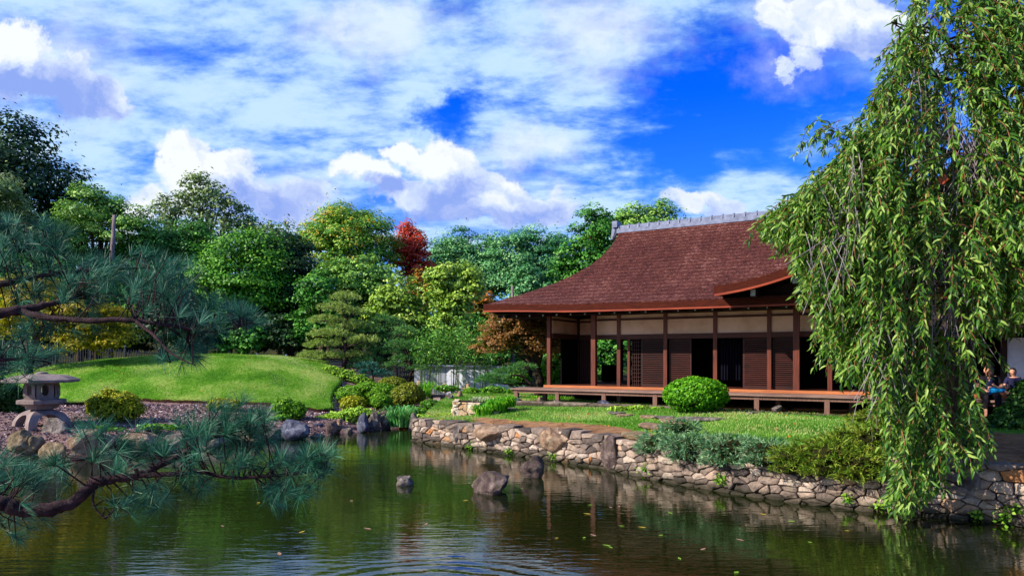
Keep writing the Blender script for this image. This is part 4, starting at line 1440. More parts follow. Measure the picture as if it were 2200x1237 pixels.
def cloud_pine(name, label, pads, Y, mat, trunk_pts, seed, L=.15, per=12, dens=1.0, cat='pine tree', r0=.13, group=None):
    rng = np.random.default_rng(seed)
    b = px2w(*trunk_pts[0], Y)
    root = empty(name, tuple(b))
    tag(root, label, cat, group)
    Vs, Qs, Ts, To, k = [], [], [], [], 0
    s = Y / FPX
    mb = MB()
    tp = [Vector(px2w(x, y, Y) - b) + Vector((0, .15 * math.sin(i * 2.1), 0)) for i, (x, y) in enumerate(trunk_pts)]
    mb.tube(tp, [r0 * (1 - .8 * i / (len(tp) - 1)) for i in range(len(tp))], 8)
    for (px, py, rx, ry) in pads:
        c = px2w(px, py, Y) + np.array([0, rng.uniform(-.6, .6) * rx * s, 0]) - b
        r = np.array([rx * s, rx * s * .8, ry * s])
        n = int(dens * rx * rx * s * s * 3.2 / .011)
        n = max(25, min(n, 900))
        d = fib_dirs(n * 2, rng)
        d = d[d[:, 2] > -.35][:n]
        bump = 1 + .22 * np.sin(d[:, 0] * 5 + seed) * np.cos(d[:, 1] * 6)
        C = c + d * r * np.array([1, 1, .85]) * (rng.uniform(.6, 1.0, len(d)) * bump)[:, None]
        V, Q, Tt, to = needle_tufts(C, unit(d * [1, 1, .5] + [0, 0, .95]), L, .012, per, rng, .42)
        Vs.append(V); Qs.append(Q + k); Ts.append(Tt + k); To.append(to); k += len(V)
        e = Vector(c)
        a = min(tp, key=lambda q: abs(q.z - (e.z - .2)))
        mb.tube([a, a.lerp(e, .5) + Vector((0, 0, -.05)), e], [r0 * .5, r0 * .35, r0 * .15], 5)
        for _ in range(4):
            q = Vector(c + fib_dirs(1, rng)[0] * r * .8)
            mb.tube([e, q], [r0 * .14, r0 * .06], 4)
    tn = np.concatenate([t[:len(t) // 2] for t in To])
    mesh_np('crown', np.concatenate(Vs), [np.concatenate(Qs), np.concatenate(Ts)], mat, root, attrs={'tone': np.concatenate([tn, tn])})
    mb.build('trunk', BARK_DARK, root, sm=True)
    return root

cloud_pine('clipped_pine', 'clipped cloud pine with light green tiers and bare dark trunk on the knoll edge', [
    (738, 640, 34, 16), (722, 664, 38, 16), (756, 672, 34, 14), (700, 690, 36, 15), (740, 700, 42, 16), (776, 704, 36, 15), (712, 720, 46, 15), (690, 742, 36, 14), (745, 738, 44, 15),
    (784, 734, 36, 16), (672, 765, 34, 13), (712, 768, 38, 13), (758, 764, 34, 13)], G(738, 791)[1], n_light, [(738, 793), (740, 770), (744, 745), (734, 715), (742, 690), (736, 660), (738, 640)], 601, per=12)
cloud_pine('garden_pine', 'mid green pine with a leaning trunk right of the clipped cloud pine', [
    (825, 690, 30, 18), (800, 712, 34, 16), (838, 724, 36, 16), (792, 745, 34, 15), (830, 758, 40, 16), (790, 776, 38, 14), (850, 700, 24, 16), (765, 790, 26, 10), (815, 792, 34, 12)], 33.5, n_mid, [(800, 806), (806, 780), (815, 750), (822, 715), (826, 690)], 602)
cloud_pine('garden_pine', 'lower pine with pale new growth and thin slanting trunk before the white wall', [
    (872, 715, 30, 16), (862, 742, 34, 14), (884, 748, 30, 14), (868, 772, 30, 12), (905, 792, 26, 9), (850, 785, 24, 10)], 32, n_mid, [(880, 818), (884, 795), (876, 765), (868, 735), (872, 715)], 603, r0=.08)
cloud_pine('garden_pine', 'small dark pine low behind the clipped domes', [(800, 800, 30, 10), (775, 812, 24, 9), (825, 806, 24, 9), (792, 786, 22, 9)], 31, n_teal, [(802, 824), (800, 808), (798, 795)], 604, r0=.06)
cloud_pine('low_pine', 'low spreading pine branch by the end of the veranda deck', [(1062, 812, 34, 9), (1095, 800, 36, 11), (1122, 790, 28, 11), (1040, 820, 18, 6), (1082, 822, 28, 7)], 26, n_mid, [(1146, 842), (1140, 824), (1120, 806), (1090, 806), (1055, 814)], 605, L=.17, r0=.08)

# ------------------------------------------------------------------ shrubs and ground cover
def shrub(name, label, lumps, mat, Y=None, leaf=(.085, .055), seed=0, cat='shrub', group=None, dens=1.0, core=True, sharp=None, noise_amt=.06, dep=.9):
    rng = np.random.default_rng(2000 + seed)
    bx, by = np.mean([l[0] for l in lumps]), max(l[1] + l[3] for l in lumps)
    if Y is None: Y = G(bx, by - 2)[1]
    s = Y / FPX
    Ps, Ns, Ts = [], [], []
    b = px2w(bx, by, Y)
    root_mb = MB()
    for l in lumps:
        c, r = px_lobe(*l[:4], Y + (l[4] if len(l) > 4 else 0), dep)
        A = (r[0] * r[2] + r[0] * r[1] + r[1] * r[2]) * 4.19
        n = int(min(14000, max(150, dens * A * 2.6 / (leaf[0] * leaf[1] * .5))))
        d = fib_dirs(int(n * 1.8), rng)
        w_ = np.where(d[:, 2] < -.4, .25, 1.0) * np.where(d[:, 1] > .5, .5, 1)
        d = d[rng.uniform(0, 1, len(d)) < w_][:n]
        q = d * 4.3 + seed
        bump = 1 + noise_amt * (np.sin(q[:, 0] * 2.1) * np.cos(q[:, 2] * 1.9) + .7 * np.sin(q[:, 1] * 4.3 + q[:, 0] * 3.1) + .5 * np.sin(q[:, 2] * 8.1 + q[:, 0] * 6))
        P = c + d * r * (bump * (1 - rng.uniform(0, 1, len(d)) ** 2 * .2))[:, None]
        Ps.append(P)
        Ns.append(unit(d * .9 + [0, 0, .25] + rng.normal(size=P.shape) * .5))
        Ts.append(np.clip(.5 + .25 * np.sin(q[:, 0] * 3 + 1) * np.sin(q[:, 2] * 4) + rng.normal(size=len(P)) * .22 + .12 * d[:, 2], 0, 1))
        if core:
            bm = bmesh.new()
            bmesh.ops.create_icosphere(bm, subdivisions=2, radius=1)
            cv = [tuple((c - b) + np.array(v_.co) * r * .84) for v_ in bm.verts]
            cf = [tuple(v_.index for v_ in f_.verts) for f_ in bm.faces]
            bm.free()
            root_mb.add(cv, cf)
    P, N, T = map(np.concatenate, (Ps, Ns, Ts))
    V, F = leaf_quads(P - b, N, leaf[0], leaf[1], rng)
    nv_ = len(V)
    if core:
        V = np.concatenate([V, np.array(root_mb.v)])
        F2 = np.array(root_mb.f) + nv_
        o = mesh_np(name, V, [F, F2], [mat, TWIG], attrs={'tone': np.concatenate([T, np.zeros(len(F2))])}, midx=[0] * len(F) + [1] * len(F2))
    else:
        o = mesh_np(name, V, F, mat, attrs={'tone': T})
    o.location = b
    return tag(o, label, cat, group)

s_yellow = greens('azalea_gold', (86, 108, 12), (150, 160, 22), (204, 190, 44), trans=.25)
s_green = greens('azalea_green', (46, 100, 10), (92, 150, 20), (150, 190, 48), trans=.25)
s_olive = greens('azalea_olive', (70, 92, 14), (118, 130, 26), (164, 160, 52), trans=.25)
s_box = greens('round_bush', (40, 96, 8), (80, 150, 16), (136, 194, 40), trans=.25)
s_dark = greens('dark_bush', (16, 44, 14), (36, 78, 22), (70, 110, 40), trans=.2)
c_light = greens('cover_light', (96, 150, 24), (150, 194, 48), (196, 216, 96), trans=.3)
c_mid = greens('cover_mid', (46, 106, 22), (88, 150, 36), (136, 184, 64), trans=.3)
AZ, CV, DM = 'azaleas along the mulch bed', 'ground cover patches on the banks', 'clipped domes right of the knoll'
shrub('azalea', 'broad azalea with gold tipped tiers on the mulch below the knoll', [(216, 866, 26, 18), (262, 862, 34, 20), (284, 880, 24, 22), (244, 884, 42, 22), (236, 842, 18, 7), (206, 880, 18, 16)], s_yellow, seed=1, group=AZ, noise_amt=.14, dens=.8)
shrub('azalea', 'smaller gold azalea just above the pine bough', [(478, 868, 28, 13), (500, 870, 18, 12), (462, 874, 16, 9)], s_yellow, seed=2, group=AZ, noise_amt=.12)
shrub('azalea', 'rounded azalea with gold left side above the big blue grey boulder', [(612, 876, 27, 21), (636, 882, 22, 20)], s_green, seed=3, group=AZ, noise_amt=.1)
shrub('clipped_dome', 'large bright green clipped dome next to the knoll turf', [(762, 848, 40, 21), (790, 856, 26, 18)], s_green, seed=4, group=DM)
shrub('clipped_dome', 'low yellow topped clipped dome in front of the large bright dome', [(759, 867, 29, 17)], s_yellow, Y=26.2, seed=5, group=DM)
shrub('clipped_dome', 'small green clipped dome between larger domes', [(819, 863, 23, 19)], s_green, Y=26.3, seed=6, group=DM)
shrub('clipped_dome', 'long sloping green clipped hedge dome behind the small one', [(820, 843, 34, 20), (846, 852, 26, 20), (792, 832, 26, 12)], s_green, Y=28.2, seed=7, group=DM)
shrub('clipped_dome', 'olive topped clipped dome highest on the right', [(845, 826, 32, 17), (870, 832, 20, 12)], s_olive, Y=29.5, seed=8, group=DM)
shrub('clipped_dome', 'big olive clipped dome nearest the inlet path', [(880, 848, 30, 26), (862, 850, 22, 22)], s_olive, Y=27.4, seed=9, group=DM)
shrub('ground_cover', 'strip of pale leafy ground cover climbing the right of the knoll', [(725, 798, 14, 8), (745, 805, 18, 10), (766, 814, 18, 10), (785, 822, 18, 10), (710, 791, 14, 5)], c_light, Y=30.5, seed=10, cat='ground cover', group=CV, leaf=(.1, .07), noise_amt=.2)
shrub('ground_cover', 'pale green ground cover spilling over the shore rocks', [(700, 902, 22, 10), (735, 896, 28, 12), (770, 886, 30, 10), (745, 912, 18, 12), (715, 910, 16, 8), (755, 905, 16, 10), (790, 890, 20, 8)], c_light, Y=24.6, seed=11, cat='ground cover', group=CV, leaf=(.12, .09), noise_amt=.25)
shrub('ground_cover', 'small green ground cover patch left of the big blue grey boulder', [(592, 902, 16, 8), (575, 920, 20, 8), (610, 896, 12, 6)], c_mid, Y=23.4, seed=12, cat='ground cover', group=CV, leaf=(.12, .09), noise_amt=.25)
shrub('ground_cover', 'green ground cover behind the pine bough farther along the mulch', [(330, 916, 26, 5), (352, 917, 20, 5), (380, 918, 24, 5)], c_mid, Y=20.4, seed=33, cat='ground cover', group=CV, leaf=(.12, .09), noise_amt=.25)
shrub('ground_cover', 'green ground cover on the mulch by the pinkish rock shelf', [(225, 922, 24, 7), (255, 926, 18, 6)], c_mid, Y=20.2, seed=13, cat='ground cover', group=CV, leaf=(.12, .09), noise_amt=.25)
shrub('ground_cover', 'dark ground cover along the fence behind the knoll', [(200, 786, 50, 8), (130, 792, 40, 10), (260, 776, 40, 6), (60, 800, 50, 10)], s_dark, Y=38, seed=14, cat='ground cover', group=CV, leaf=(.14, .1), noise_amt=.2)
shrub('ground_cover', 'pale flat ground cover beside the round bush', [(1335, 878, 26, 5), (1370, 878, 26, 7), (1410, 882, 22, 8), (1440, 886, 20, 5)], c_light, Y=20.6, seed=15, cat='ground cover', group=CV, leaf=(.1, .07), noise_amt=.2, dep=.5)
shrub('round_bush', 'big bright green round bush clipped smooth before the veranda', [(1495, 848, 70, 39)], s_box, Y=19.4, seed=16, leaf=(.09, .06), noise_amt=.03)
shrub('round_bush', 'small round bush at the end of the veranda behind the weeping tree', [(1922, 858, 28, 32)], s_green, Y=17.2, seed=17, leaf=(.09, .06))
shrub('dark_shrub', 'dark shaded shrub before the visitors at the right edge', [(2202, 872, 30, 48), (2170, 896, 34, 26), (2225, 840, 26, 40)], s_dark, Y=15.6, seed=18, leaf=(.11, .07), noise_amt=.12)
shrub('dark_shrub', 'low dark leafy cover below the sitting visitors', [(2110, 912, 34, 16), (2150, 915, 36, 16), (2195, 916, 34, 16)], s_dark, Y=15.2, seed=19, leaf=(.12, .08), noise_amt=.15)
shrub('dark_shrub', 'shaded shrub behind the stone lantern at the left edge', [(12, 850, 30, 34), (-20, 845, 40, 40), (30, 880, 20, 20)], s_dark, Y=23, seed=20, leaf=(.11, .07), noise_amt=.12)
shrub('round_bush', 'little yellow green ball bush by the wooden rail', [(1011, 842, 17, 10)], s_green, Y=29, seed=21)
shrub('ground_cover', 'low green plants round the foot of the inlet path', [(905, 885, 22, 9), (935, 880, 24, 10), (925, 868, 18, 9), (950, 892, 26, 6)], c_mid, Y=25.5, seed=22, cat='ground cover', group=CV, leaf=(.12, .08), noise_amt=.25)
shrub('ground_cover', 'yellow green low plants on top of the wall end', [(930, 896, 28, 4), (960, 893, 24, 5), (905, 893, 12, 3)], c_light, Y=22.3, seed=23, cat='ground cover', group=CV, leaf=(.1, .06), noise_amt=.2)
shrub('ground_cover', 'mixed low plants before the white wall', [(880, 838, 20, 8), (960, 835, 24, 7), (1060, 838, 24, 8), (1090, 846, 22, 8), (985, 850, 20, 6), (1030, 855, 30, 5)], c_mid, Y=29.5, seed=24, cat='ground cover', group=CV, leaf=(.14, .09), noise_amt=.2)
shrub('dark_shrub', 'green shrub behind the bronze maple trunk', [(1180, 800, 26, 30), (1205, 790, 22, 30), (1110, 815, 26, 18)], c_mid, Y=28.5, seed=25, leaf=(.16, .1), noise_amt=.2)


def spiky(name, label, lumps, mats, seed, L=.16, per=7, dens=1.0, Yoff=.25, wdt=.014, cat='juniper', ztop=None):
    """juniper: sprays of short stiff shoots spreading over the wall"""
    rng = np.random.default_rng(seed)
    Vs, Qs, Ts, To, k = [], [], [], [], 0
    for (px, py, rx, ry, yo) in lumps:
        s0 = wall_s(px)
        x, y, tx_, ty_, zt = wall_at(s0)
        Y = y + yo
        s = Y / FPX
        c, r = px2w(px, py, Y), np.array([rx * s, max(rx, ry) * s * .7, ry * s])
        n = int(dens * (r[0] * r[2] + r[0] * r[1] + r[1] * r[2]) * 4.19 / .012)
        d = fib_dirs(n * 2, rng)
        d = d[(d[:, 2] > -.6) & (d[:, 1] < .6)][:n]
        C = c + d * r * rng.uniform(.55, 1.05, len(d))[:, None]
        V, Q, Tt, to = needle_tufts(C, unit(d * [1, .8, .4] + [-.25, -.35, .45]), L, wdt, per, rng, .45)
        Vs.append(V); Qs.append(Q + k); Ts.append(Tt + k); To.append(to[:len(to) // 2]); k += len(V)
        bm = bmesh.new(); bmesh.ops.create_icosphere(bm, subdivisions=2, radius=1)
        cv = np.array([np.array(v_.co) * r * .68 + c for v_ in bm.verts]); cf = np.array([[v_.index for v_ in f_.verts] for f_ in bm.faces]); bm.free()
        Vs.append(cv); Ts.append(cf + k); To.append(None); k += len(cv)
    tq = np.concatenate([t for t in To if t is not None])
    tt = []
    for q, t in zip([0] * 0 or Ts, To + []): pass
    tones_tri, ti = [], 0
    mi = []
    for T_i, t in zip(Ts, [t for t in To]):
        if t is None: tones_tri.append(np.zeros(len(T_i))); mi.append(np.ones(len(T_i), int))
        else: tones_tri.append(t); mi.append(np.zeros(len(T_i), int))
    nq = sum(len(q) for q in Qs)
    o = mesh_np(name, np.concatenate(Vs), [np.concatenate(Qs), np.concatenate(Ts)], [mats, TWIG], attrs={'tone': np.concatenate([tq] + tones_tri)}, midx=np.concatenate([np.zeros(nq, int)] + mi))
    return tag(o, label, cat)

j_blue = greens('juniper_blue', (44, 86, 50), (88, 134, 84), (146, 184, 134), (116, 104, 62), trans=.15)
j_olive = greens('juniper_olive', (58, 80, 20), (96, 130, 30), (146, 166, 58), (128, 92, 52), trans=.2)
spiky('juniper', 'blue green spreading juniper overhanging the middle of the stone wall', [
    (1460, 920, 44, 16, .9), (1420, 948, 50, 22, .25), (1490, 956, 70, 26, .25), (1570, 962, 70, 26, .2), (1645, 968, 56, 26, .2), (1530, 950, 60, 12, .6), (1400, 962, 34, 16, .1), (1610, 960, 60, 10, .6), (1480, 980, 46, 14, .02), (1560, 988, 56, 14, .0), (1640, 990, 46, 18, .0)], j_blue, 701, L=.13)
spiky('juniper', 'olive brown spreading juniper hiding the stone wall right of the blue one', [
    (1745, 968, 56, 22, .2), (1830, 945, 60, 30, .6), (1880, 950, 56, 46, .5), (1790, 976, 74, 34, .1), (1700, 980, 46, 24, .05), (1850, 996, 66, 34, .05), (1870, 900, 50, 14, 1.5), (1920, 930, 40, 40, .5), (1770, 1008, 46, 22, -.02), (1700, 1004, 44, 22, -.02), (1850, 1018, 56, 20, -.02)], j_olive, 702, L=.13, dens=1.2)


def grass_clump(name, label, px, py, rx, h, Y, mat, seed, n=260, wdt=.018, cat='grass clump', dry=.6, group=None):
    """arching strap leaves from one crown"""
    rng = np.random.default_rng(seed)
    s = Y / FPX
    b = px2w(px, py, Y)
    a = rng.uniform(0, 2 * math.pi, n)
    rr_ = rng.uniform(0, 1, n) ** .5 * rx * s
    P = np.column_stack([np.cos(a) * rr_, np.sin(a) * rr_ * .7, np.zeros(n)])
    d = unit(np.column_stack([np.cos(a), np.sin(a), np.zeros(n)]) + rng.normal(size=(n, 3)) * .5)
    d[:, 2] = 0
    hh = (h * s * rng.uniform(.6, 1.1, n))[:, None]
    le = rng.uniform(.1, dry, n)[:, None]
    side = np.column_stack([-d[:, 1], d[:, 0], np.zeros(n)])
    up = np.array([0, 0, 1.0])
    m1 = P + up * hh * .55 + d * hh * le * .3
    m2 = P + up * hh * (1 - le * .25) + d * hh * le * .9
    t3 = P + up * hh * (1 - le * .8) + d * hh * (le * 1.5)
    V = np.stack([P - side * wdt, P + side * wdt, m1 + side * wdt, m1 - side * wdt, m2 + side * wdt * .8, m2 - side * wdt * .8, t3], 1).reshape(-1, 3)
    k = np.arange(n) * 7
    Q = np.concatenate([np.stack([k, k + 1, k + 2, k + 3], -1), np.stack([k + 3, k + 2, k + 4, k + 5], -1)])
    Tt = np.stack([k + 5, k + 4, k + 6], -1)
    t = rng.uniform(0, 1, n)
    o = mesh_np(name, V, [Q, Tt], mat, attrs={'tone': np.concatenate([t, t, t])})
    o.location = b
    return tag(o, label, cat, group)

ir = greens('iris', (30, 104, 40), (70, 154, 66), (140, 200, 120), trans=.3)
gr = greens('bright_tuft', (52, 130, 14), (96, 178, 28), (150, 208, 60), trans=.3)
gw = greens('pale_tuft', (130, 150, 90), (186, 196, 146), (226, 224, 200), trans=.3)
grass_clump('iris', 'tall iris blades at the mouth of the inlet', 862, 916, 24, 46, 25.0, ir, 801, 320, cat='iris')
grass_clump('iris', 'second iris patch leaning over the orange brown stone', 885, 908, 14, 34, 25.6, ir, 802, 160, cat='iris')
for i, (px, py, rx, h, Y) in enumerate([(1040, 892, 22, 26, 21.6), (1068, 882, 22, 28, 21.8), (1088, 874, 18, 24, 22)]):
    grass_clump('grass_clump', ['bright green arching grass tuft nearest the block planter', 'bright green arching grass tuft in the middle of three', 'bright green arching grass tuft nearest the veranda deck'][i], px, py, rx, h, Y, gr, 810 + i, 260, group='grass tufts by the block planter')
for i, (px, py, rx, h, Y) in enumerate([(1030, 868, 16, 16, 23.2), (1056, 870, 18, 16, 23.2)]):
    grass_clump('pale_clump', ['pale flowering clump on the left of the block planter', 'pale flowering clump on the right of the block planter'][i], px, py, rx, h, Y, gw, 820 + i, 160, cat='flower clump', group='pale clumps on the block planter')
for i, (px, py, rx, h, Y) in enumerate([(915, 852, 10, 34, 28.2), (905, 862, 8, 26, 27.8)]):
    grass_clump('iris', ['upright green leaves at the turn of the inlet path', 'short upright leaves below the big olive dome'][i], px, py, rx, h, Y, gr, 830 + i, 90, cat='iris')
for i, px in enumerate(range(1145, 1235, 24)):
    grass_clump('grass_clump', 'grass tuft in the row along the shaded ground behind the left deck legs', px, 862, 16, 12, 25.4, gr, 840 + i, 130, group='grass row behind the deck')

# bamboo before the white wall
rng = np.random.default_rng(55)
bam = empty('bamboo', (-3.2, 32, .8))
tag(bam, 'stand of thin bamboo stems before the white garden wall', 'bamboo')
mb = MB()
PT = []
for i in range(58):
    px, Y = rng.uniform(900, 1062), rng.uniform(30.6, 32.4)
    x = (px - 1100) / FPX * Y
    h = rng.uniform(2.3, 3.3)
    lx, ly = rng.normal(0, .18), rng.normal(0, .12)
    b0_ = Vector((x, Y, .78)) - bam.location
    pts_ = [b0_, b0_ + Vector((lx * .3, ly * .3, h * .5)), b0_ + Vector((lx, ly, h))]
    mb.tube(pts_, [.014, .012, .005], 5)
    for k in range(70):
        t = rng.uniform(.62, 1.08)
        q = b0_.lerp(pts_[2], t) + Vector(rng.normal(0, .22, 3))
        PT.append(tuple(q))
    for k in range(3):
        t = rng.uniform(.1, .5)
        PT.append(tuple(b0_.lerp(pts_[2], t) + Vector(rng.normal(0, .1, 3))))
PT = np.array(PT)
mb.build('stems', greens('bamboo_stem', (60, 90, 40), (90, 120, 60)), bam, attrs={'tone': [.5] * len(mb.f)})
V, F = leaf_quads(PT, unit(rng.normal(size=PT.shape) + [0, -.3, .7]), .2, .05, rng)
mesh_np('leaves', V, F, greens('bamboo_leaf', (42, 104, 24), (84, 146, 44), (140, 184, 84), trans=.25), bam, attrs={'tone': rng.uniform(0, 1, len(PT))})
# ------------------------------------------------------------------ small built things across the inlet
rnd = random.Random(12)
# block planter: two faces of fitted pale stone
PC = [tuple(T_(976, 893)[:2]), None]
Yc = 21.9
pa, pb, pc_ = px2w(974, 895, 21.9), px2w(1032, 893, 21.6), px2w(1000, 880, 24.0)
pl = empty('block_planter', (pa[0], pa[1], .68))
tag(pl, 'small raised planter of fitted pale tan stone blocks at the wall end', 'planter')
mb, tones = MB(), []
def planter_face(A, B, zb, ztA, ztB):
    A, B = np.array(A[:2]), np.array(B[:2])
    L = np.linalg.norm(B - A)
    t = (B - A) / L
    o_ = np.array([t[1], -t[0]])
    sd = [(rnd.uniform(0, L), rnd.uniform(zb, ztA)) for _ in range(int(L / .2 * 3.0))]
    def bd(x, y): return [(0, 1, ztA * 1.2), (0, -1, -zb * 1.2), (-1, 0, 0), (1, 0, L)]
    def fr(s, z, d): return (A[0] + t[0] * s + o_[0] * d - pl.location.x, A[1] + t[1] * s + o_[1] * d - pl.location.y, z - pl.location.z)
    for poly in rubble(sd, 1.2, bd): stone_face(mb, poly, fr, rnd, depth=.12, gap=.006, tones=tones, bulge=.02)
zt = .68 + .50
planter_face(pa, pb, .6, zt, zt)
planter_face(px2w(981, 880, 23.6), pa, .6, zt, zt)
m, nt, out = new_mat('planter_stone')
v = objvec(nt)
b_ = ramp(nt, attr(nt, 'tone'), [(0, lin(176, 146, 110)), (.4, lin(208, 182, 150)), (.8, lin(222, 206, 186)), (1, lin(204, 160, 112))])
principled(nt, out, mixc(nt, 1.0, b_, ramp(nt, texnoise(nt, 9, 6, .7, v), [(.3, (.6, .58, .55, 1)), (.7, (1.1, 1.1, 1.1, 1))]), 'MULTIPLY'), .9, .15, texnoise(nt, 24, 7, .7, v), .7, .02)
mb.build('stones', m, pl, attrs={'tone': tones})
pd = px2w(1032, 880, 23.6)
mb = MB()
V = [(p[0] - pl.location.x, p[1] - pl.location.y, zt - .05 - pl.location.z) for p in (pa, pb, pd, px2w(981, 880, 23.6))]
mb.add(V, [(0, 1, 2, 3)])
mb.build('soil', EARTH, pl)

# white plaster garden wall with a dark tiled cap
gw_ = empty('garden_wall', (-2, 33.2, .7))
tag(gw_, 'white plaster garden wall behind the bamboo', 'garden wall')
mb = MB(); mb2 = MB()
wpts = [(890, 33.2), (960, 33.4), (1040, 33.0), (1128, 32.4)]
for (a, ya), (b, yb) in zip(wpts[:-1], wpts[1:]):
    A, B = px2w(a, 0, ya), px2w(b, 0, yb)
    zz = lambda px: 2.2 - (px - 890) / 280 * .12
    for (tgt, z0, z1, e) in ((mb, .5, zz(a), 0), (mb2, zz(a), zz(a) + .07, .12)):
        z1b = zz(b) + (.07 if tgt is mb2 else 0); z0b = zz(b) if tgt is mb2 else .5
        V = [(A[0], ya - e, z0), (B[0], yb - e, z0b), (B[0], yb + .18 + e, z0b), (A[0], ya + .18 + e, z0), (A[0], ya - e, z1), (B[0], yb - e, z1b), (B[0], yb + .18 + e, z1b), (A[0], ya + .18 + e, z1)]
        tgt.add([tuple(Vector(p) - gw_.location) for p in V], [(0, 3, 2, 1), (4, 5, 6, 7), (0, 1, 5, 4), (1, 2, 6, 5), (2, 3, 7, 6), (3, 0, 4, 7)])
mb.build('plaster', WHITEPL, gw_)
mb2.build('cap', TILE, gw_)

# path, bench, standing stones, rail
PATHM = noisy_mat('path_gravel', [(.35, lin(132, 108, 104)), (.65, lin(182, 156, 150))], 6, .95, .05, 60, .6, .02)
c0, c1, c2_, c3 = G(926, 876), G(962, 872), G(950, 852), G(934, 852)
pathV, pathF = [], []
for i in range(9):
    t = i / 8
    a, b = c0 + (c3 - c0) * t, c1 + (c2_ - c1) * t
    for q in (a, b): pathV.append((q[0], q[1], float(ground(q[0], q[1])) + .03))
pathF = [(2 * i, 2 * i + 1, 2 * i + 3, 2 * i + 2) for i in range(8)]
o = MB().add(pathV, pathF).build('path', PATHM)
tag(o, 'narrow gravel path at the head of the inlet', 'path', kind='structure')
STONE_DK = noisy_mat('bench_stone', [(.3, lin(58, 50, 52)), (.7, lin(112, 100, 100))], 6, .9, .1, 30, .6, .02)
bc = px2w(938, 856, 28.6)
bench = empty('stone_bench', (bc[0], bc[1], .75))
tag(bench, 'low dark stone bench slab at the far end of the path', 'bench')
MB().box(-.34, .34, -.2, .2, .2, .3).build('seat', STONE_DK, bench)
for x in (-.24, .24): MB().box(x - .07, x + .07, -.15, .15, -.1, .199).build('leg', STONE_DK, bench)
rock('standing_stone', 'upright grey standing stone by the path, taller of two', 962, 973, 846, 870, 26.4, ROCK_GREY, 91, group='standing stones by the path', cuts=5, rough=.06, cat='standing stone')
rock('standing_stone', 'brown pointed standing stone behind the taller grey one', 981, 993, 840, 858, 27.4, ROCK_PINK, 92, group='standing stones by the path', cuts=5, rough=.06, cat='standing stone')
rock('shore_rock', 'pitted grey rock capping the left end of the stone wall', 879, 905, 889, 918, 22.2, ROCK_GREY, 93)
RAILM = wood_mat('rail_wood', lin(150, 112, 84), lin(206, 170, 138), 'z', .8)
for lab, px, y0, y1, Y, wd in (('grey wooden post below the lower pine', 901, 818, 838, 29.5, .13), ('short wooden stake in the low plants before the wall', 956, 823, 838, 30, .08)):
    b = px2w(px, y1, Y); hgt_ = (y1 - y0) * Y / FPX
    o = MB().tube([(0, 0, -.1), (0, 0, hgt_ * .5), (.01, 0, hgt_)], [wd, wd * .98, wd * .9], 9).build('wooden_post', RAILM)
    o.location = b; tag(o, lab, 'post')
b = px2w(1006, 838, 29.6)
rail = empty('wooden_rail', tuple(b))
tag(rail, 'short cross shaped wooden rail fence with one stout post', 'rail')
MB().tube([(0, 0, -.2), (0, 0, .28)], .085, 9).build('post', RAILM, rail)
MB().tube([(-.68, -.06, .07), (0, -.09, .075), (.3, -.06, .08)], .03, 7).build('crossbar', RAILM, rail)

# iron fence behind the knoll
IRON = noisy_mat('black_iron', [(.3, lin(20, 22, 30)), (.7, lin(44, 48, 62))], 6, .5, .4)
FP = [(-120, 722), (40, 734), (300, 752), (500, 763), (720, 775), (820, 781), (884, 784)]
fence = empty('iron_fence', (-14, 39.5, 1.2))
tag(fence, 'black iron picket fence with round post finials behind the knoll', 'fence')
fpx = np.array([p[0] for p in FP], float)
fx_w = [px2w(p[0], p[1], 40.5 if p[0] < 700 else 38.0 - (p[0] - 720) * .02) for p in FP]
fs = np.concatenate([[0], np.cumsum([np.linalg.norm((b - a)[:2]) for a, b in zip(fx_w[:-1], fx_w[1:])])])
fw = np.array(fx_w)
def fat(s): return np.array([np.interp(s, fs, fw[:, k]) for k in range(3)])
mb = MB()
fo = np.array(fence.location)
s = 0
while s < fs[-1]:
    q = fat(s) - fo
    gz = 0
    mb.box(q[0] - .018, q[0] + .018, q[1] - .018, q[1] + .018, q[2] - 1.55, q[2])
    s += .15
mb.build('pickets', IRON, fence)
for dz in (-.14, -1.35):
    mb = MB()
    mb.tube([Vector(fat(x) - fo) + Vector((0, .03, dz)) for x in np.linspace(0, fs[-1], 40)], .03, 5)
    mb.build('rail', IRON, fence)
pp = None
for s in np.arange(.5, fs[-1], 2.05):
    q = fat(s) - fo
    if pp is None:
        mb = MB(); mb.box(-.045, .045, -.045, .045, -1.6, .08)
        V, F = tube([(0, 0, .08), (0, 0, .1), (0, 0, .15), (0, 0, .2), (0, 0, .22)], [.03, .07, .085, .06, .01], 8)
        mb.add(V, F, 1)
        pp = mb.build('post', [IRON, TILE], fence); o = pp
    else:
        o = pp.copy(); COL.objects.link(o); o.parent = fence
    o.location = (q[0], q[1] - .03, q[2])

# snag poles
SNAG = noisy_mat('weathered_pole', [(.3, lin(84, 70, 72)), (.7, lin(156, 138, 136))], 4, .9, .1, 18, .7, .03, (3, 3, .5))
for lab, pts_, Y, r_ in (('bare weathered snag pole rising above the trees on the left', [(237, 700), (240, 560), (246, 462)], 45, .14), ('grey pole top showing above the left slope of the roof', [(1101, 700), (1101, 660), (1101, 614)], 43, .11)):
    b = px2w(pts_[0][0], 0, Y); gz = float(ground(b[0], Y))
    o = MB().tube([(0, 0, -.2)] + [tuple(px2w(x, y, Y) - np.array([b[0], Y, gz])) for x, y in pts_], [r_ * 1.15, r_ * 1.1, r_, r_ * .8], 9).build('wooden_pole', SNAG, sm=True)
    o.location = (b[0], Y, gz)
    tag(o, lab, 'pole')

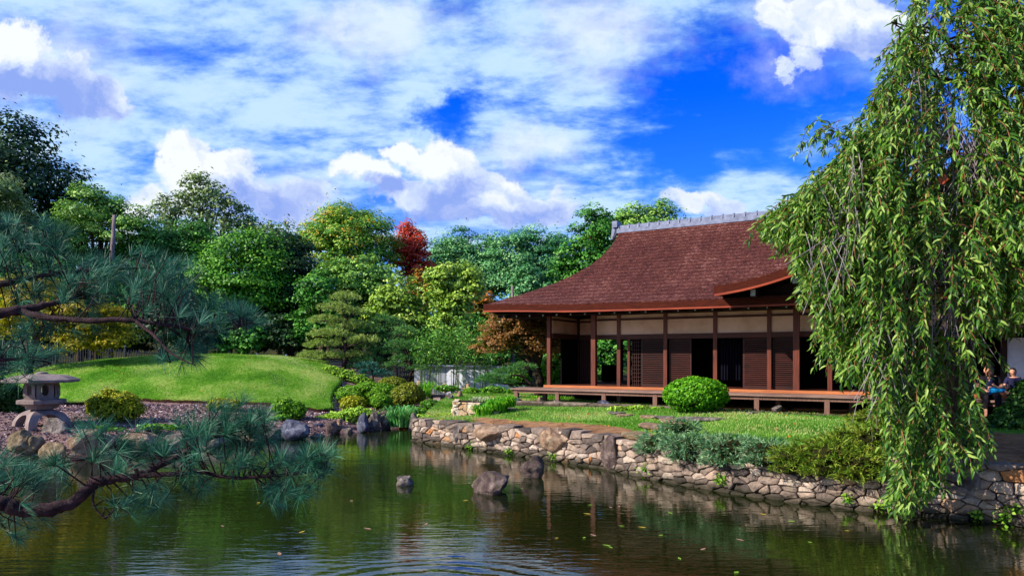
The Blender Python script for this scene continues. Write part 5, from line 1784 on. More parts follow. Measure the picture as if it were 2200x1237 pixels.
# ------------------------------------------------------------------ stone lantern
m, nt, out = new_mat('lantern_granite')
v = objvec(nt)
c = ramp(nt, texnoise(nt, 3, 5, .6, v), [(.3, lin(112, 96, 92)), (.7, lin(164, 146, 138))])
c = mixc(nt, ramp(nt, texnoise(nt, 70, 2, .5, v), [(.45, (0, 0, 0, 1)), (.6, (.4, .4, .4, 1))]), c, lin(96, 80, 78))
principled(nt, out, c, .9, .15, texnoise(nt, 40, 6, .7, v), .5, .015)
GRAN = m
LY = 20.6
ls = LY / FPX
lb = px2w(90, 915, LY)
lantern = empty('stone_lantern', tuple(lb), R(-14))
tag(lantern, 'broad granite snow viewing lantern on arched legs by the water', 'stone lantern')
H = lambda py: (915 - py) * ls
def hexring(r, z, n=6, ph=.0): return [(r * math.cos(ph + 2 * math.pi * k / n), r * math.sin(ph + 2 * math.pi * k / n), z) for k in range(n)]
def loft(rings):
    n = len(rings[0]); V = [p for r_ in rings for p in r_]
    F = [(j * n + i, j * n + (i + 1) % n, (j + 1) * n + (i + 1) % n, (j + 1) * n + i) for j in range(len(rings) - 1) for i in range(n)]
    F += [tuple(range(n - 1, -1, -1)), tuple((len(rings) - 1) * n + k for k in range(n))]
    return V, F
# roof: six curved slopes with a thick rim
RR = 72 * ls
rings = [hexring(RR * .5, H(820)), hexring(RR * .97, H(821)), hexring(RR * 1.0, H(818.5)), hexring(RR, H(815)), hexring(RR * .82, H(809.5)), hexring(RR * .62, H(805.5)), hexring(RR * .2, H(803)), hexring(RR * .12, H(802))]
V, F = loft(rings)
cap = MB().add(V, F).build('roof', GRAN, lantern)
V, F = tube([(0, 0, H(803)), (0, 0, H(801.5)), (0, 0, H(799.5)), (0, 0, H(798))], [.1, .17, .14, .03], 10)
MB().add(V, F).build('finial', GRAN, cap, sm=True)
# fire box: six walls each with a round or square window
fb = MB()
FR, z0, z1 = 31 * ls, H(857), H(821)
for k in range(6):
    a0, a1 = 2 * math.pi * k / 6, 2 * math.pi * (k + 1) / 6
    A, B = Vector((FR * math.cos(a0), FR * math.sin(a0), 0)), Vector((FR * math.cos(a1), FR * math.sin(a1), 0))
    nrm = ((A + B) / 2).normalized()
    n = 24
    V = []
    for dep in (0, -.09):
        for j in range(n):
            w_ = 2 * math.pi * j / n
            sx, sz = math.cos(w_), math.sin(w_)
            mxx = max(abs(sx), abs(sz))
            u, vv = .5 + .5 * sx / mxx, .5 + .5 * sz / mxx
            p_ = A.lerp(B, u) + Vector((0, 0, z0 + (z1 - z0) * vv)) + nrm * dep
            bul = .045 * (1 - (2 * vv - 1) ** 4)
            V.append(p_ + nrm * bul)
        for j in range(n):
            w_ = 2 * math.pi * j / n
            rd = .37 if k % 2 else .31
            sq = 1.0 if k % 2 else min(1.25, 1 / max(abs(math.cos(w_)), abs(math.sin(w_))))
            u, vv = .5 + rd * sq * math.cos(w_) * .62, .55 + rd * sq * math.sin(w_) * .9
            V.append(A.lerp(B, u) + Vector((0, 0, z0 + (z1 - z0) * vv)) + nrm * (dep + .04))
    F = []
    for j in range(n):
        j2 = (j + 1) % n
        F += [(j, j2, n + j2, n + j), (2 * n + j2, 2 * n + j, 3 * n + j, 3 * n + j2), (n + j, n + j2, 3 * n + j2, 3 * n + j)]
    fb.add(V, F)
V, F = loft([hexring(FR * .98, z0 - .005), hexring(FR * .98, z0 + .03)]); fb.add(V, F)
fb.build('fire_box', GRAN, lantern)
V, F = loft([hexring(32 * ls, H(871)), hexring(40 * ls, H(867)), hexring(46 * ls, H(865.5)), hexring(46 * ls, H(858.5)), hexring(44 * ls, H(857.3)), hexring(20 * ls, H(857))])
MB().add(V, F).build('platform', GRAN, lantern)
V, F = loft([hexring(26 * ls, H(878)), hexring(30 * ls, H(871.2))]); MB().add(V, F).build('neck', GRAN, lantern)
# four arched legs: a square vault with an arch cut through every side
LW, HD = 41 * ls, H(877)
hw = lambda z: LW * max(0.30, (1 - (min(max(z, 0) / (HD * 1.02), 1)) ** 2.2) ** .5)
ha = lambda z: LW * .60 * max(0.0, 1 - (max(z, 0) / (HD * .70)) ** 2.4) ** .5
for k in range(4):
    mb = MB()
    zs = list(np.linspace(-.08, HD * .70, 14)) + list(np.linspace(HD * .75, HD, 6))
    rot = Matrix.Rotation(k * math.pi / 2 + R(-20), 4, 'Z')
    T = .2
    for sg in (-1, 1):
        V, F = [], []
        for z in zs:
            w_, a_ = hw(z), ha(z)
            for (x, y) in ((sg * a_, -w_), (sg * (w_ - .003), -w_), (sg * max(a_, 0), -w_ + T), (sg * max(w_ - T, a_), -w_ + T)):
                V.append(tuple(rot @ Vector((x, min(y, 0), z))))
        for j in range(len(zs) - 1):
            o_ = 4 * j
            q = [(o_, o_ + 1, o_ + 5, o_ + 4), (o_ + 3, o_ + 2, o_ + 6, o_ + 7), (o_ + 2, o_, o_ + 4, o_ + 6), (o_ + 1, o_ + 3, o_ + 7, o_ + 5)]
            F += q if sg > 0 else [tuple(reversed(f)) for f in q]
        mb.add(V, F)
    mb.build('leg', GRAN, lantern)

# ------------------------------------------------------------------ weeping cherry on the right bank
rng = np.random.default_rng(77)
WYT = 12.9
wb = px2w(2062, 0, WYT)
wz = terrace_z(wb[0], WYT)
willow = empty('weeping_tree', (wb[0], WYT, wz))
tag(willow, 'big weeping cherry with curtains of narrow bright leaves at the right edge', 'weeping tree')
wo = np.array([wb[0], WYT, wz])
TOPL = [(1560, 470), (1648, 446), (1700, 412), (1742, 356), (1790, 305), (1850, 275), (1900, 215), (1935, 140), (1958, 30), (1990, -40), (2100, -160), (2300, -220), (2500, -150)]
BOTL = [(1600, 450), (1650, 462), (1690, 520), (1730, 640), (1760, 760), (1800, 835), (1850, 828), (1905, 812), (1928, 960), (1935, 1080), (1975, 1118), (2030, 1050), (2066, 985), (2082, 830), (2098, 725), (2160, 715), (2230, 740), (2500, 780)]
topf = lambda x: np.interp(x, [p[0] for p in TOPL], [p[1] for p in TOPL])
botf = lambda x: np.interp(x, [p[0] for p in BOTL], [p[1] for p in BOTL])
strands = []
NSTR = 3400
while len(strands) < NSTR:
    px = rng.uniform(1620, 2360)
    t0, b0_ = topf(px), botf(px)
    py = rng.uniform(t0, max(t0 + 30, b0_ - 60))
    # crown is round: nearer the camera in the middle of its width and height
    q = np.clip((px - 1640) / 440, 0, 1)
    bul = 3.1 * math.sqrt(max(0.02, 1 - (1 - q) ** 2)) * (1 - .25 * abs((py - 500) / 600))
    Y = WYT - bul * rng.uniform(.45, 1.0) if rng.random() < .8 else WYT + rng.uniform(-1, 2.6)
    if 1900 < px < 2090 and py > 700: Y = rng.uniform(10.2, 11.4)
    Ln = rng.uniform(70, 165)
    if py + Ln > b0_ + 8: Ln = max(50, b0_ + 8 - py)
    strands.append((px, py, Y, Ln))
def arch(a, b, rise, k):
    for i in range(k):
        t = (i + .5) / k
        strands.append((a[0] + (b[0] - a[0]) * t + rng.normal(0, 5), a[1] + (b[1] - a[1]) * t - rise * 4 * t * (1 - t) + rng.normal(0, 5), a[2] + rng.normal(0, .15), rng.uniform(26, 58)))
ARCHES = [((1880, 330, 11.2), (1725, 285, 11.4), 22, 22), ((1840, 400, 11.3), (1640, 470, 11.6), 34, 34), ((1980, 250, 11), (1858, 205, 11.2), 26, 18), ((2000, 120, 11), (1940, 80, 11), 20, 10), ((1800, 560, 11), (1715, 600, 11.2), 20, 14), ((1900, 420, 10.6), (1700, 410, 11), 30, 26), ((1860, 300, 11), (1780, 300, 11.2), 20, 14)]
for A_ in ARCHES: arch(*A_)
for px, py, Y in ((1735, 262, 11.6), (1765, 258, 11.5), (1650, 430, 11.8), (1672, 425, 11.6), (1890, 185, 11), (1872, 200, 11.2), (1830, 255, 11.2), (1700, 385, 11.6), (1990, 980, 10.6), (1965, 1000, 10.6), (1978, 960, 10.6), (2000, 940, 10.7)):
    strands.append((px, py, Y, 130))
lP, lD, lN, tV, tF = [], [], [], [], []
twV, twF, kk = [], [], 0
for (px, py, Y, Ln) in strands:
    s = Y / FPX
    p = px2w(px, py, Y)
    L = Ln * s
    out_ = np.array([-(1 if px < 2060 else -.6) * rng.uniform(.1, 1.0), -rng.uniform(.0, .7), rng.uniform(-.1, .45)])
    if px > 2040: out_[0] = rng.normal(0, .2)
    if py > 700: out_ = out_ * .5
    px += 44 if px < 1900 else 0
    p = px2w(px, py, Y)
    d = unit(out_ + np.array([0, 0, -.2]))
    nst = 9
    pts_ = [p]
    for i in range(nst):
        d = unit(d + np.array([0, 0, -.24]) + rng.normal(0, .10, 3))
        pts_.append(pts_[-1] + d * L / nst)
    pts_ = np.array(pts_)
    V, F = tube(pts_, np.linspace(.008, .003, nst + 1), 3, False)
    twV += [tuple(np.array(v_) - wo) for v_ in V]; twF += [tuple(i + kk for i in f) for f in F]; kk += len(V)
    nl = int(Ln / 5.2) + 4
    t = np.sort(rng.uniform(.03, 1, nl)) * nst
    i0 = np.minimum(t.astype(int), nst - 1)
    fr = (t - i0)[:, None]
    P = pts_[i0] * (1 - fr) + pts_[i0 + 1] * fr
    tg = unit(pts_[i0 + 1] - pts_[i0])
    sd_ = np.where(np.arange(nl) % 2 == 0, 1.0, -1.0)[:, None]
    side = unit(np.cross(tg, [0.1, .6, .3]) + rng.normal(0, .35, (nl, 3))) * sd_
    D = unit(tg * .75 + side * .7 + np.array([0, 0, -.28]) + rng.normal(0, .22, (nl, 3)))
    N = unit(np.cross(D, np.cross(np.array([-.35, -.55, .75]) + rng.normal(0, .5, (nl, 3)), D)))
    lP.append(P); lD.append(D); lN.append(N)
lP, lD, lN = map(np.concatenate, (lP, lD, lN))
n = len(lP)
LL = (.152 * rng.uniform(.6, 1.2, n))[:, None]
LWd = LL * .118
B = np.cross(lN, lD)
b0 = lP
m1 = lP + lD * LL * .45 + lN * LL * .05
tip = lP + lD * LL - lN * LL * .16
l1 = lP + lD * LL * .28 + B * LWd + lN * LL * .09; l2 = lP + lD * LL * .62 + B * LWd * .85 + lN * LL * .045
r1 = lP + lD * LL * .28 - B * LWd + lN * LL * .09; r2 = lP + lD * LL * .62 - B * LWd * .85 + lN * LL * .045
V = np.stack([b0, l1, l2, tip, r2, r1, m1], 1).reshape(-1, 3) - wo
k = np.arange(n) * 7
Q = np.concatenate([np.stack([k, k + 6, k + 2, k + 1], -1), np.stack([k, k + 5, k + 4, k + 6], -1)])
Tt = np.concatenate([np.stack([k + 6, k + 3, k + 2], -1), np.stack([k + 6, k + 4, k + 3], -1)])
tn = rng.uniform(0, 1, n) ** 1.1
w_leaf = greens('weeping', (26, 64, 12), (58, 102, 18), (102, 144, 40), (160, 182, 88), trans=.3, rough=.42, spec=.32)
mesh_np('leaves', V, [Q, Tt], w_leaf, willow, attrs={'tone': np.concatenate([tn] * 4)})
W_TWIG = noisy_mat('reddish_twig', [(.3, lin(96, 62, 40)), (.7, lin(150, 98, 66))], 6, .8)
MB().add(twV, twF).build('twigs', W_TWIG, willow)
# bare grey hanging shoots
G_TWIG = noisy_mat('grey_twig', [(.3, lin(104, 92, 96)), (.7, lin(160, 148, 150))], 6, .9)
mb = MB()
for _ in range(620):
    cxx, cyy = [(1975, 190), (2040, 250), (1990, 270), (1850, 400), (2010, 560), (1820, 440), (1930, 640), (2090, 330), (1800, 520), (2130, 280), (2060, 640), (1900, 780)][rng.integers(0, 12)]
    px, py = cxx + rng.normal(0, 30), cyy + rng.normal(0, 36)
    Y = rng.uniform(10.2, 11.4)
    p = px2w(px, py, Y) - wo
    L = rng.uniform(.35, 1.1)
    lx = rng.normal(0, .22)
    mb.tube([p, p + np.array([lx * .4, -.06, -L * .4]), p + np.array([lx, -.05, -L])], [.006, .005, .003], 3, cap=False)
mb.build('bare_shoots', G_TWIG, willow)
mb = MB()
t0_ = Vector((0, 0, -.2))
tk = [t0_, Vector((-.1, -.1, 1.2)), Vector((.05, -.1, 2.6)), Vector((.2, -.2, 4.4)), Vector((.3, -.3, 6.2)), Vector((.4, -.4, 7.6))]
mb.tube(tk, [.30, .24, .21, .17, .11, .05], 10)
for px, py, Y, a in ((1790, 440, 11.5, 3), (1770, 500, 11.6, 2), (1850, 330, 11.4, 3), (1900, 200, 11, 4), (1960, 60, 10.6, 4), (1850, 480, 10.4, 3), (2000, 330, 10.0, 3), (2140, 340, 10.4, 3), (2080, 140, 10.4, 4), (1810, 620, 11.2, 2), (1900, 640, 10.3, 2), (1990, 560, 9.9, 2), (2160, 560, 10.6, 2), (2240, 260, 11.5, 3), (2300, 480, 12, 2), (1980, 800, 10.6, 2)):
    e = Vector(px2w(px, py, Y) - wo)
    s_ = tk[a]
    mid = s_.lerp(e, .55) + Vector((0, 0, .45))
    mb.tube([s_, s_.lerp(mid, .5) + Vector((0, 0, .2)), mid, mid.lerp(e, .6) + Vector((0, 0, .1)), e], [.06, .045, .032, .02, .008], 6)
    for _ in range(5):
        q = mid.lerp(e, rng.uniform(0, 1))
        mb.tube([q, q + Vector((rng.normal(0, .3), -abs(rng.normal(0, .3)), .05)), q + Vector((rng.normal(0, .5), -abs(rng.normal(0, .5)), -.5))], [.02, .014, .005], 4)
mb.build('trunk', BARK, willow, sm=True)

# ------------------------------------------------------------------ pine leaning over the water, close to the camera
rng = np.random.default_rng(99)
pine = empty('pine_tree', (-4.4, 2.2, .75))
tag(pine, 'dark blue green pine with gnarled boughs reaching in from the left over the water', 'pine tree')
po = np.array(pine.location)
mb = MB()
mb.tube([(0, 0, -.3), (.15, .1, .6), (.18, .28, 1.3), (.2, .33, 2.0), (.1, .4, 2.8), (.15, .4, 4.2)], [.26, .2, .17, .15, .12, .03], 12)
mb.build('trunk', BARK_DARK, pine, sm=True)
def limb(pts_):
    return [Vector(px2w(x, y, Y) - po) for x, y, Y in pts_]
UP = [
    ([(-450, 640, 2.7), (-150, 690, 2.85), (0, 672, 2.9), (60, 664, 2.95), (110, 652, 3.0), (160, 640, 3.05)], [.05, .036, .022, .018, .012, .006]),
    ([(40, 668, 2.93), (100, 682, 2.9), (180, 688, 2.88), (290, 688, 2.9), (380, 702, 2.95), (450, 712, 3.0), (520, 700, 3.05)], [.016, .013, .012, .010, .007, .005, .003]),
    ([(-200, 640, 3.1), (0, 610, 3.2), (90, 592, 3.25), (200, 580, 3.3), (310, 576, 3.35), (390, 590, 3.4)], [.03, .015, .010, .007, .005, .003]),
    ([(-200, 560, 3.3), (0, 545, 3.35), (100, 525, 3.4)], [.03, .012, .004]),
    ([(-200, 780, 2.9), (-20, 775, 2.95), (60, 770, 3.0), (110, 780, 3.0)], [.02, .009, .006, .003]),
    ([(290, 688, 2.9), (330, 720, 2.85), (370, 760, 2.82), (420, 785, 2.8)], [.007, .006, .004, .002]),
]
LO = [
    ([(-420, 1030, 2.45), (-120, 1062, 2.5), (-10, 1078, 2.52), (40, 1092, 2.54), (110, 1094, 2.56), (165, 1074, 2.6), (205, 1036, 2.62), (240, 1030, 2.65), (300, 1020, 2.68)], [.05, .034, .027, .026, .024, .022, .02, .017, .014]),
    ([(300, 1020, 2.68), (350, 996, 2.72), (400, 970, 2.76), (440, 945, 2.8), (480, 935, 2.84), (530, 922, 2.88)], [.013, .012, .010, .008, .005, .003]),
    ([(300, 1020, 2.68), (370, 1018, 2.68), (430, 1014, 2.68), (500, 1026, 2.7), (570, 1022, 2.72), (650, 1016, 2.74), (710, 1006, 2.76)], [.012, .009, .009, .007, .006, .004, .002]),
    ([(300, 1018, 2.68), (270, 985, 2.7), (240, 960, 2.72), (190, 985, 2.72)], [.008, .006, .005, .002]),
    ([(205, 1036, 2.62), (200, 1080, 2.6), (225, 1115, 2.6)], [.006, .004, .002]),
]
mbs = {}
for key, grp in (('upper', UP), ('lower', LO)):
    mb = MB()
    nodes = []
    for pts_, rad in grp:
        P = limb(pts_)
        if pts_[0][0] <= -200:          # the bough leaves the trunk beyond the picture's edge
            P = [Vector((.2, .32, P[0].z - .12)), (P[0] + Vector((.2, .32, P[0].z))) / 2 + Vector((0, 0, .03))] + P
            rad = [rad[0] * 1.5, rad[0] * 1.25] + list(rad)
        # smooth curve through the points, slightly knobbly
        cp, cr = [], []
        for i in range(len(P) - 1):
            p0, p1, p2, p3 = P[max(i - 1, 0)], P[i], P[i + 1], P[min(i + 2, len(P) - 1)]
            for j in range(6):
                t = j / 6
                q = .5 * ((2 * p1) + (-p0 + p2) * t + (2 * p0 - 5 * p1 + 4 * p2 - p3) * t * t + (-p0 + 3 * p1 - 3 * p2 + p3) * t ** 3)
                rr_ = rad[i] + (rad[i + 1] - rad[i]) * t
                cp.append(q + Vector(rng.normal(0, rr_ * .12, 3))); cr.append(rr_ * rng.uniform(.88, 1.18))
        cp.append(P[-1]); cr.append(rad[-1])
        mb.tube(cp, cr, 9)
        nodes += [(p, r_) for p, r_ in zip(cp, cr)]
    mbs[key] = (mb, nodes)
MU = [(60, 505, 100, 34, 60), (40, 560, 110, 44, 70), (170, 575, 110, 38, 75), (300, 580, 100, 34, 70), (375, 600, 46, 36, 40), (100, 625, 120, 34, 60), (240, 625, 110, 32, 55), (340, 650, 70, 30, 34),
      (460, 690, 80, 30, 55), (525, 690, 36, 26, 24), (400, 665, 60, 30, 30), (380, 760, 48, 24, 22), (420, 745, 40, 26, 18), (60, 770, 80, 30, 36), (20, 800, 60, 24, 18), (140, 700, 60, 20, 14), (30, 720, 40, 20, 10)]
ML = [(500, 905, 70, 36, 50), (440, 925, 60, 36, 40), (540, 935, 44, 34, 26), (380, 975, 60, 46, 40), (480, 985, 60, 40, 26), (640, 985, 60, 34, 46), (690, 1000, 44, 26, 32), (600, 1050, 44, 34, 26), (560, 1000, 50, 30, 20), (660, 1040, 40, 30, 16),
      (300, 960, 50, 36, 26), (240, 990, 50, 34, 24), (90, 1020, 90, 30, 40), (30, 1050, 50, 30, 20), (330, 1060, 60, 34, 24), (260, 1090, 40, 30, 16), (40, 1130, 50, 34, 20), (200, 930, 30, 26, 12), (420, 1040, 50, 24, 16), (10, 1010, 30, 24, 10), (110, 1110, 30, 22, 6)]
n_pine = greens('pine_near', (8, 38, 26), (24, 78, 54), (56, 124, 90), (122, 172, 142), trans=.15, spec=.25, rough=.45)
for key, masses in (('upper', MU), ('lower', ML)):
    mb, nodes = mbs[key]
    npos = np.array([p[:] for p, r_ in nodes])
    C, D = [], []
    for (px, py, rx, ry, k) in masses:
        Yc_ = (3.05 if key == 'upper' else 2.68) + (.18 if py < 600 else 0)
        for c in range(int(k * .46)):
            a, rr_ = rng.uniform(0, 2 * math.pi), math.sqrt(rng.uniform(0, 1))
            q = px2w(px + rx * rr_ * math.cos(a), py + ry * rr_ * math.sin(a), Yc_ + .10 + rng.normal(0, .14)) - po
            i = int(np.argmin(np.linalg.norm(npos - q, axis=1) + rng.uniform(0, .06, len(npos))))
            b_ = npos[i]
            v_ = q - b_
            mid = b_ + v_ * .5 + rng.normal(0, .02, 3) + np.array([0, 0, .02])
            mb.tube([b_, mid, q], [.0036, .0026, .0016], 4, cap=False)
            D.append(unit(v_ / max(np.linalg.norm(v_), 1e-6) * .8 + np.array([.25, 0, .35]) + rng.normal(0, .3, 3)))
            C.append(q)
            if rng.random() < .6:
                C.append(mid + (q - mid) * .3); D.append(D[-1])
    C, D = np.array(C), np.array(D)
    V, Q, Tt, to = needle_tufts(C, D,   .09, .0012, 42, rng, .5, droop=.05)
    br = mb.build('branch', BARK_DARK, pine, sm=True)
    mesh_np('needles', V, [Q, Tt], n_pine, br, attrs={'tone': to})

# ------------------------------------------------------------------ leaves on the water
FL = [greens('floating_yellow', (186, 150, 40), (206, 180, 70)), greens('floating_green', (110, 150, 40), (150, 180, 60)), greens('floating_tan', (150, 104, 84), (190, 150, 130))]
rnd = random.Random(8)
proto = []
for k in range(3):
    V = [(0, -.07, 0), (.03, -.02, .004), (.026, .03, .006), (0, .08, .012), (-.026, .03, .006), (-.03, -.02, .004), (0, 0, 0)]
    o = MB().add(V, [(6, 0, 1), (6, 1, 2), (6, 2, 3), (6, 3, 4), (6, 4, 5), (6, 5, 0)]).build('floating_leaf', FL[k], attrs={'tone': [.5] * 6})
    proto.append(o)
spots = [(1262, 1104, 0), (1275, 1150, 2), (1312, 1090, 2), (1330, 1088, 2), (1335, 1130, 1), (1255, 1155, 1), (1304, 1172, 1), (1312, 1176, 1), (1460, 1200, 1), (1582, 1230, 1), (1196, 1156, 0), (1380, 1133, 0), (1440, 1102, 1), (1420, 1150, 1), (1268, 1085, 1),
         (555, 1080, 0), (648, 1143, 0), (478, 1130, 2), (915, 1126, 2), (790, 1136, 2), (755, 1076, 2), (1120, 1050, 1), (1000, 1075, 0), (1590, 1160, 2), (1640, 1105, 0), (1700, 1120, 1), (1510, 1180, 2), (1820, 1140, 0), (1740, 1165, 1), (600, 1190, 2)]
names = ['yellow', 'green', 'tan']
for i, (px, py, k) in enumerate(spots):
    if i == 0 or not proto[k].get('label'): o = proto[k]
    else:
        o = proto[k].copy(); COL.objects.link(o)
    x, y = wpt(px, py)
    o.location = (x, y, .006)
    o.rotation_euler = (0, 0, rnd.uniform(0, 6.28))
    o.scale = [rnd.uniform(.5, .95)] * 3
    tag(o, 'small fallen %s leaf floating on the pond' % names[k], 'leaf', 'fallen %s leaves on the water' % names[k])

# ------------------------------------------------------------------ visitors on the veranda
SKIN = noisy_mat('skin', [(.3, lin(190, 128, 100)), (.7, lin(216, 156, 128))], 8, .55, .3)
HAIR = noisy_mat('dark_hair', [(.3, lin(26, 16, 16)), (.7, lin(58, 38, 40))], 10, .45, .4, 60, .5, .01, (6, 6, 1))
HAIRB = noisy_mat('brown_hair', [(.3, lin(62, 40, 34)), (.7, lin(104, 74, 64))], 10, .5, .4, 60, .5, .01, (6, 6, 1))
NAVY = noisy_mat('navy_cloth', [(.3, lin(24, 24, 46)), (.7, lin(44, 44, 78))], 8, .85, .1)
BLACKC = noisy_mat('black_cloth', [(.3, lin(16, 14, 18)), (.7, lin(34, 30, 36))], 8, .85, .1)
BLUEC = noisy_mat('bright_blue_cloth', [(.3, lin(8, 110, 176)), (.7, lin(30, 156, 214))], 8, .8, .1)
SHOE = noisy_mat('pale_shoe', [(.3, lin(150, 150, 176)), (.7, lin(206, 206, 222))], 8, .7)
EYEM = noisy_mat('dark_eye', [(.3, lin(12, 10, 10)), (.7, lin(24, 18, 16))], 8, .3)


def skin_mesh(name, joints, edges, rad, mat, parent, sub=2):
    me = bpy.data.meshes.new(name)
    me.from_pydata([tuple(j) for j in joints], edges, [])
    tmp = bpy.data.objects.new(name, me); COL.objects.link(tmp)
    sk = tmp.modifiers.new('skin', 'SKIN')
    for i, r_ in enumerate(rad):
        me.skin_vertices[0].data[i].radius = (r_, r_) if not hasattr(r_, '__len__') else r_
        me.skin_vertices[0].data[i].use_root = (i == 0)
    sb = tmp.modifiers.new('sub', 'SUBSURF'); sb.levels = sub; sb.render_levels = sub
    dg = bpy.context.evaluated_depsgraph_get()
    me2 = bpy.data.meshes.new_from_object(tmp.evaluated_get(dg))
    bpy.data.objects.remove(tmp)
    me2.name = name
    me2.materials.clear(); me2.materials.append(mat)
    me2.polygons.foreach_set('use_smooth', [True] * len(me2.polygons))
    o = bpy.data.objects.new(name, me2); COL.objects.link(o); o.parent = parent
    return o


def blob(name, c, r, mat, parent, cutfn=None, seed=0):
    bm = bmesh.new(); bmesh.ops.create_icosphere(bm, subdivisions=3, radius=1)
    for v_ in bm.verts:
        p = Vector((v_.co.x * r[0], v_.co.y * r[1], v_.co.z * r[2]))
        if cutfn: p = cutfn(p, v_.co)
        v_.co = p + Vector(c)
    me = bpy.data.meshes.new(name); bm.to_mesh(me); bm.free()
    me.materials.append(mat); me.polygons.foreach_set('use_smooth', [True] * len(me.polygons))
    o = bpy.data.objects.new(name, me); COL.objects.link(o); o.parent = parent
    return o


def person(label, loc, rz, scale, pose, hairm, top, bottom, face_dir, shoes=None, hair_len=.2, group=None):
    """pose: joint dict in metres for an adult, z up from the seat/ground point, facing -y"""
    root = empty('person', loc, rz); root.scale = (scale,) * 3
    tag(root, label, 'person', None)
    J = pose
    names_ = ['pelvis', 'waist', 'chest', 'neck', 'head0', 'head1', 'shL', 'elL', 'wrL', 'shR', 'elR', 'wrR', 'hipL', 'knL', 'anL', 'toL', 'hipR', 'knR', 'anR', 'toR']
    rads = [.13, .115, .125, .052, .085, .07, .06, .045, .03, .06, .045, .03, .085, .06, .04, .03, .085, .06, .04, .03]
    E = [(0, 1), (1, 2), (2, 3), (3, 4), (4, 5), (2, 6), (6, 7), (7, 8), (2, 9), (9, 10), (10, 11), (0, 12), (12, 13), (13, 14), (14, 15), (0, 16), (16, 17), (17, 18), (18, 19)]
    joints = [Vector(J[n_]) for n_ in names_]
    # hands: palm with five fingers
    for sd in ('L', 'R'):
        w_ = Vector(J['wr' + sd]); e_ = Vector(J['el' + sd]); d = (w_ - e_).normalized()
        side = d.cross(Vector((0, -.3, 1))).normalized()
        iw = names_.index('wr' + sd)
        joints.append(w_ + d * .075); rads.append(.03); ip = len(joints) - 1; E.append((iw, ip))
        for k, (o_, ln) in enumerate(((-.026, .07), (-.009, .08), (.009, .075), (.026, .06))):
            joints.append(joints[ip] + side * o_ + d * ln * .55); rads.append(.011); E.append((ip, len(joints) - 1))
            joints.append(joints[-1] + d * ln * .45 + Vector((0, 0, -.02))); rads.append(.009); E.append((len(joints) - 2, len(joints) - 1))
        joints.append(w_ + d * .05 + side * .055); rads.append(.012); E.append((iw, len(joints) - 1))
    body = skin_mesh('body', joints, E, rads, SKIN, root)
    jt = dict(zip(names_, joints))
    shirt = skin_mesh('shirt', [jt[n_] for n_ in ('pelvis', 'waist', 'chest', 'shL', 'shR')] + [jt['shL'].lerp(jt['elL'], .8), jt['shR'].lerp(jt['elR'], .8), jt['chest'].lerp(jt['neck'], .55)],
                      [(0, 1), (1, 2), (2, 3), (2, 4), (3, 5), (4, 6), (2, 7)], [.14, .135, .15, .085, .085, .062, .062, .075], top, root)
    trou = skin_mesh('trousers', [jt['pelvis'], jt['hipL'], jt['knL'], jt['knL'].lerp(jt['anL'], .75 if bottom is not BLUEC else .05), jt['hipR'], jt['knR'], jt['knR'].lerp(jt['anR'], .75 if bottom is not BLUEC else .05)],
                     [(0, 1), (1, 2), (2, 3), (0, 4), (4, 5), (5, 6)], [.15, .105, .082, .06, .105, .082, .06], bottom, root)
    for sd in ('L', 'R'):
        a = jt['an' + sd]; t_ = jt['to' + sd]
        skin_mesh('shoe', [a + Vector((0, 0, -.01)), a.lerp(t_, .5) + Vector((0, 0, -.015)), t_ + (t_ - a) * .15], [(0, 1), (1, 2)], [.05, .045, .038], shoes or BLACKC, root, 1)
    hc = (jt['head0'] + jt['head1']) / 2
    fd = Vector(face_dir).normalized()
    rt = fd.cross(Vector((0, 0, 1))).normalized()
    def skull(p, u):
        f_ = p.dot(fd)
        z = p.z
        q = p.copy()
        if f_ > 0:
            nose = math.exp(-((p.dot(rt)) / .018) ** 2 - ((z + .005) / .028) ** 2)
            q += fd * .026 * nose
            q += fd * .008 * math.exp(-((p.dot(rt)) / .03) ** 2 - ((z + .05) / .012) ** 2)
            q -= fd * .012 * math.exp(-((abs(p.dot(rt)) - .034) / .016) ** 2 - ((z - .018) / .014) ** 2)
        if z < -.05: q -= rt * p.dot(rt) * .25
        return q
    head = blob('head', hc, (.083, .09, .118), SKIN, body, skull)
    for sgn in (-1, 1):
        blob('eye', hc + fd * .079 + rt * sgn * .033 + Vector((0, 0, .018)), (.011, .011, .007), EYEM, body)
        blob('ear', hc + rt * sgn * .084 - fd * .005, (.016, .02, .03), SKIN, body)
    blob('mouth', hc + fd * .083 + Vector((0, 0, -.052)), (.02, .02, .006), noisy_mat('lips', [(.3, lin(150, 70, 66)), (.7, lin(170, 86, 80))], 8), body)
    def mop(p, u):
        f_ = p.dot(fd)
        q = p.copy()
        if f_ > .03 and p.z < .045: q -= fd * (f_ - .03) * .98
        if p.z < -.02: q.z *= 1 + hair_len * 6
        return q
    blob('hair', hc - fd * .014 + Vector((0, 0, .02)), (.112, .115, .128), hairm, root, mop)
    return root

